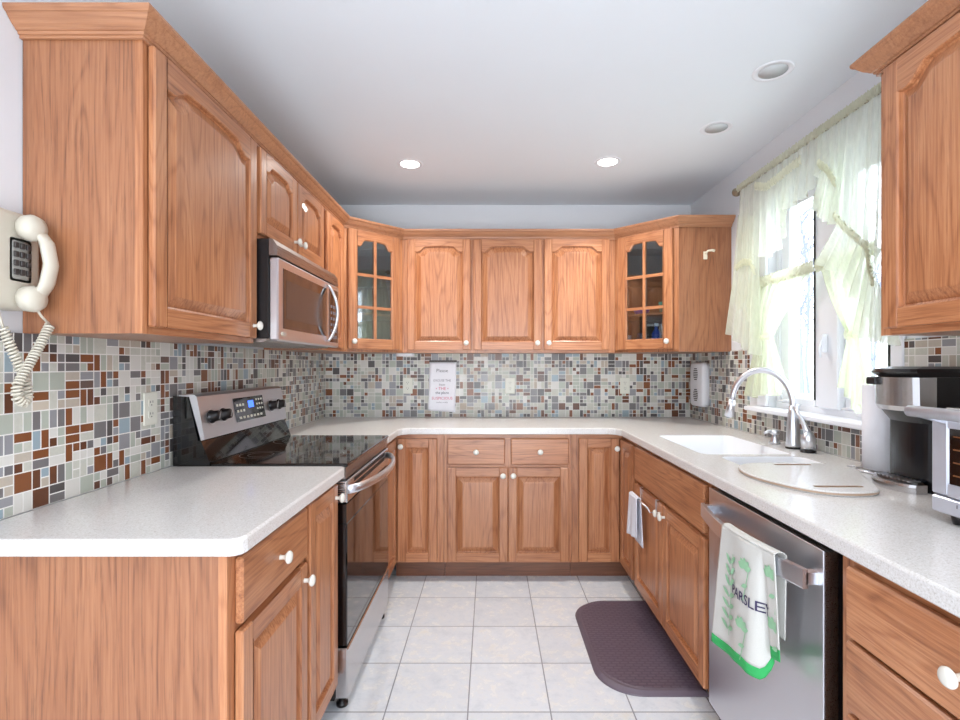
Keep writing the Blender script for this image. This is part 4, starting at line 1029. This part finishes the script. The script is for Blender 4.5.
# ------------------------------------------------------------------ curtains
def rodz(Y): return 2.250
rod = empty('curtain_rod', 'thin metal curtain rod with round finial above the window', 'curtain rod', (1.375, 2.2, 2.25))
b = MB(); b.tube([(0, 0.58, 0), (0, -0.62, 0)], 0.007, BRASS, 10); b.build('rod', rod)
for y in (0.585, -0.625):
    b = MB(); s_ = 1 if y > 0 else -1
    b.rings([[(q*cos(2*pi*k/16), y+s_*h_, q*sin(2*pi*k/16)) for k in range(16)] for q, h_ in ((0.008, 0), (0.012, 0.004), (0.008, 0.01), (0.020, 0.02), (0.025, 0.033), (0.020, 0.046), (0.002, 0.055))], BRASS, True, True, True); b.build('finial', rod)
for y in (0.55, -0.55):
    b = MB(); b.tube([(0, y, 0), (0.063, y, 0), ], 0.006, BRASS, 8); b.build('bracket', rod)
def cloth(b, top, bot, n, amp0, amp1, nu, nv, mat, phase=0.0, gather=0.0, hx=0.0):
    """pleated sheet between two 3-D polylines"""
    rnd = random.Random(int(phase*100)+n)
    ph_ = [rnd.uniform(-0.6, 0.6) for _ in range(8)]
    def fn(u, v):
        a = poly_at(top, u); c = poly_at(bot, u); p = a.lerp(c, v)
        w = sin(2*pi*n*u+phase+ph_[int(u*7.99)]*0.3)+0.45*sin(2*pi*n*2.3*u+1.3+phase)
        p.x += (amp0+(amp1-amp0)*v)*w + hx*sin(pi*v)
        p.y += 0.4*amp1*v*cos(2*pi*n*u*1.1+phase)
        return p
    b.sheet(fn, nu, nv, mat)
def ruffle(b, path, wdt, mat, n=26, amp=0.006):
    """gathered trim band"""
    def fn(u, v):
        p = poly_at(path, u); q = p.copy(); q.z += (0.5-v)*wdt*(1+0.3*sin(2*pi*n*u*1.7)); q.x += -0.010+amp*sin(2*pi*n*u+2*v)+0.006*sin(pi*v)*-1
        return q
    b.sheet(fn, 160, 4, mat)
XC = 1.375
def rodpt(u): Y = XC*F/(u-U0); return Vector((XC, Y, 2.250))
# left swag
b = MB()
top = [rodpt(u) for u in (739, 750, 762, 775, 790, 806, 824)]
ruffle(b, [p+Vector((0,0,0.006)) for p in top], 0.034, SHEERD, 40)
bot = [at(u, v, XC-0.01) for u, v in ((736,262),(741,268),(748,262),(757,255),(768,258),(782,246),(784,212),(800,200),(812,190),(822,168))]
cloth(b, top, bot, 11, 0.006, 0.016, 180, 24, SHEER, 0.4)
# hanging outer tail
t2 = [at(u, v, XC-0.012) for u, v in ((734,262),(742,262),(750,258),(758,254))]; b2 = [at(u, v, XC-0.012) for u, v in ((727,330),(735,338),(747,350),(758,356))]
cloth(b, t2, b2, 4, 0.008, 0.022, 60, 20, SHEER, 1.1)
t3 = [at(u, v, XC-0.004) for u, v in ((737,215),(746,215),(756,216))]; b3 = [at(u, v, XC-0.004) for u, v in ((730,300),(745,310),(757,330))]
cloth(b, t3, b3, 3, 0.006, 0.016, 50, 16, SHEER, 2.1)
ls = b.build('swag_curtain'); tag(ls, 'sheer pale lime swag curtain on left half of the window rod', 'curtain')
b = MB()
ruffle(b, [at(u, v, XC-0.022) for u, v in ((757,186),(768,187),(780,178),(792,168),(803,160))], 0.035, SHEERD, 22)
b.build('ruffle_trim', ls); b = MB(); ruffle(b, [at(u, v, XC-0.022) for u, v in ((738,268),(745,262),(752,262),(757,272))], 0.03, SHEERD, 14); b.build('ruffle_trim', ls)
# right swag
b = MB()
top = [rodpt(u) for u in (818, 832, 846, 862, 880, 902)]
ruffle(b, [p+Vector((0,0,0.006)) for p in top], 0.034, SHEERD, 40)
bot = [at(u, v, XC-0.015) for u, v in ((821,164),(830,172),(838,190),(838,222),(850,232),(864,242),(874,262),(888,285),(900,290))]
cloth(b, top, bot, 8, 0.006, 0.014, 160, 24, SHEER, 0.9)
def tier(t, q, n, ph__, x=XC-0.03):
    cloth(b, [at(u, v, x) for u, v in t], [at(u, v, x-0.01) for u, v in q], n, 0.006, 0.022, 80, 14, SHEER, ph__)
tier(((821,164),(830,172),(838,184)), ((815,205),(824,219),(838,225)), 4, 0.3)
tier(((837,218),(848,230),(862,240),(870,250)), ((817,262),(833,270),(846,284),(862,302)), 5, 1.2)
tier(((869,248),(872,262),(876,282),(886,290)), ((857,332),(866,337),(876,342),(893,346)), 4, 2.2)
rs = b.build('swag_curtain'); tag(rs, 'sheer pale lime tiered swag curtain on right half of the window rod', 'curtain')
b = MB()
ruffle(b, [at(u, v, XC-0.035) for u, v in ((821,163),(829,169),(838,183))], 0.03, SHEERD, 14)
b.build('ruffle_trim', rs); b = MB(); ruffle(b, [at(u, v, XC-0.045) for u, v in ((837,215),(848,228),(861,239),(870,247),(873,270),(877,284))], 0.03, SHEERD, 26); b.build('ruffle_trim', rs)
# cafe rod and panels
XK = 1.408
b = MB(); b.tube([(XK, 2.685, 1.700), (XK, 1.75, 1.700)], 0.006, WHITE, 8)
for y in (2.67, 1.765): b.tube([(XK, y, 1.70), (1.4235, y, 1.70)], 0.006, WHITE, 8)
tag(b.build('cafe_rod'), 'thin white cafe rod across the middle of the window', 'curtain rod')
def yz(Y, Z, x=XK): return Vector((x, Y, Z))
b = MB()
top = [yz(2.66, 1.712), yz(2.5, 1.712), yz(2.3, 1.712), yz(2.185, 1.712)]
ruffle(b, top, 0.05, SHEERD, 30, 0.008)
mid = [at(u, v, XK-0.01) for u, v in ((757,336),(763,338),(773,336))]; 
cloth(b, top, mid, 7, 0.010, 0.007, 120, 30, CAFE, 0.2, hx=-0.012)
bot = [at(u, v, XK-0.01) for u, v in ((744,392),(752,398),(764,394),(776,396),(786,388))]
cloth(b, mid, bot, 5, 0.007, 0.018, 120, 18, CAFE, 0.8)
lc = b.build('cafe_curtain'); tag(lc, 'sheer lime cafe curtain tied back to the left of the window', 'curtain')
b = MB(); ruffle(b, [p+Vector((-0.008,0,0)) for p in (mid[0], mid[1], mid[2])], 0.03, SHEERD, 4, 0.003); b.build('tie_back', lc)
b = MB()
top = [yz(2.165, 1.712), yz(2.05, 1.712), yz(1.93, 1.712), yz(1.83, 1.712)]
ruffle(b, top, 0.05, SHEERD, 26, 0.008)
mid = [at(u, v, XK-0.01) for u, v in ((849,334),(853,336),(860,334))]
cloth(b, top, mid, 6, 0.010, 0.007, 120, 30, CAFE, 1.2, hx=-0.012)
bot = [at(u, v, XK-0.01) for u, v in ((838,384),(848,391),(858,414),(866,400),(872,402),(877,396))]
cloth(b, mid, bot, 5, 0.007, 0.016, 120, 18, CAFE, 1.8)
rc = b.build('cafe_curtain'); tag(rc, 'sheer lime cafe curtain tied back at right half of the window', 'curtain')
b = MB(); ruffle(b, [p+Vector((-0.008,0,0)) for p in (mid[0], mid[1], mid[2])], 0.03, SHEERD, 4, 0.003); b.build('tie_back', rc)

# ------------------------------------------------------------------ things inside the glass cabinets
def cup(label, x, y, z, r_, h_, mat, name='cup', cat='cup'):
    b = MB(); b.lathe([(r_*0.75, 0.0005), (r_, h_*0.5), (r_, h_), (r_*0.9, h_), (r_*0.85, h_*0.4), (r_*0.6, 0.006), (0.001, 0.006)], (0,0,0), mat, 20)
    return tag(b.build(name, loc=(x, y, z)), label, cat)
zb = UZ0+0.016
cup('teal glazed cup on upper shelf in the right glass cabinet', 1.10, 3.19, 1.614, 0.035, 0.07, TEAL)
cup('violet glazed bowl on the lower shelf edge in the right glass cabinet', 0.99, 3.30, 1.614, 0.05, 0.045, PURP, 'bowl', 'bowl')
def bottle(label, x, y, z, h_, r_, mat, cap):
    r = empty('bottle', label, 'bottle', (x, y, z))
    b = MB(); b.lathe([(r_, 0.0005), (r_, h_*0.62), (r_*0.4, h_*0.78), (r_*0.4, h_*0.88)], (0,0,0), mat, 18); b.build('bottle_body', r)
    b = MB(); b.lathe([(r_*0.48, h_*0.88), (r_*0.48, h_), (0.001, h_)], (0,0,0), cap, 16); b.build('cap', r)
bottle('blue bottle with white cap standing low in the right glass cabinet', 1.06, 3.22, zb, 0.17, 0.028, BLUE, WHITE)
bottle('white bottle standing low behind the knob of right glass cabinet', 1.12, 3.17, zb, 0.16, 0.022, WHITE, BLUE)
cup('dark tumbler standing low in the middle of right glass cabinet', 0.985, 3.28, zb, 0.03, 0.11, plain('navy_glaze', srgb(30,34,60), 0.3), 'tumbler')
cup('white mug standing low at the left of right glass cabinet', 0.90, 3.36, zb, 0.038, 0.10, WHITE, 'mug')
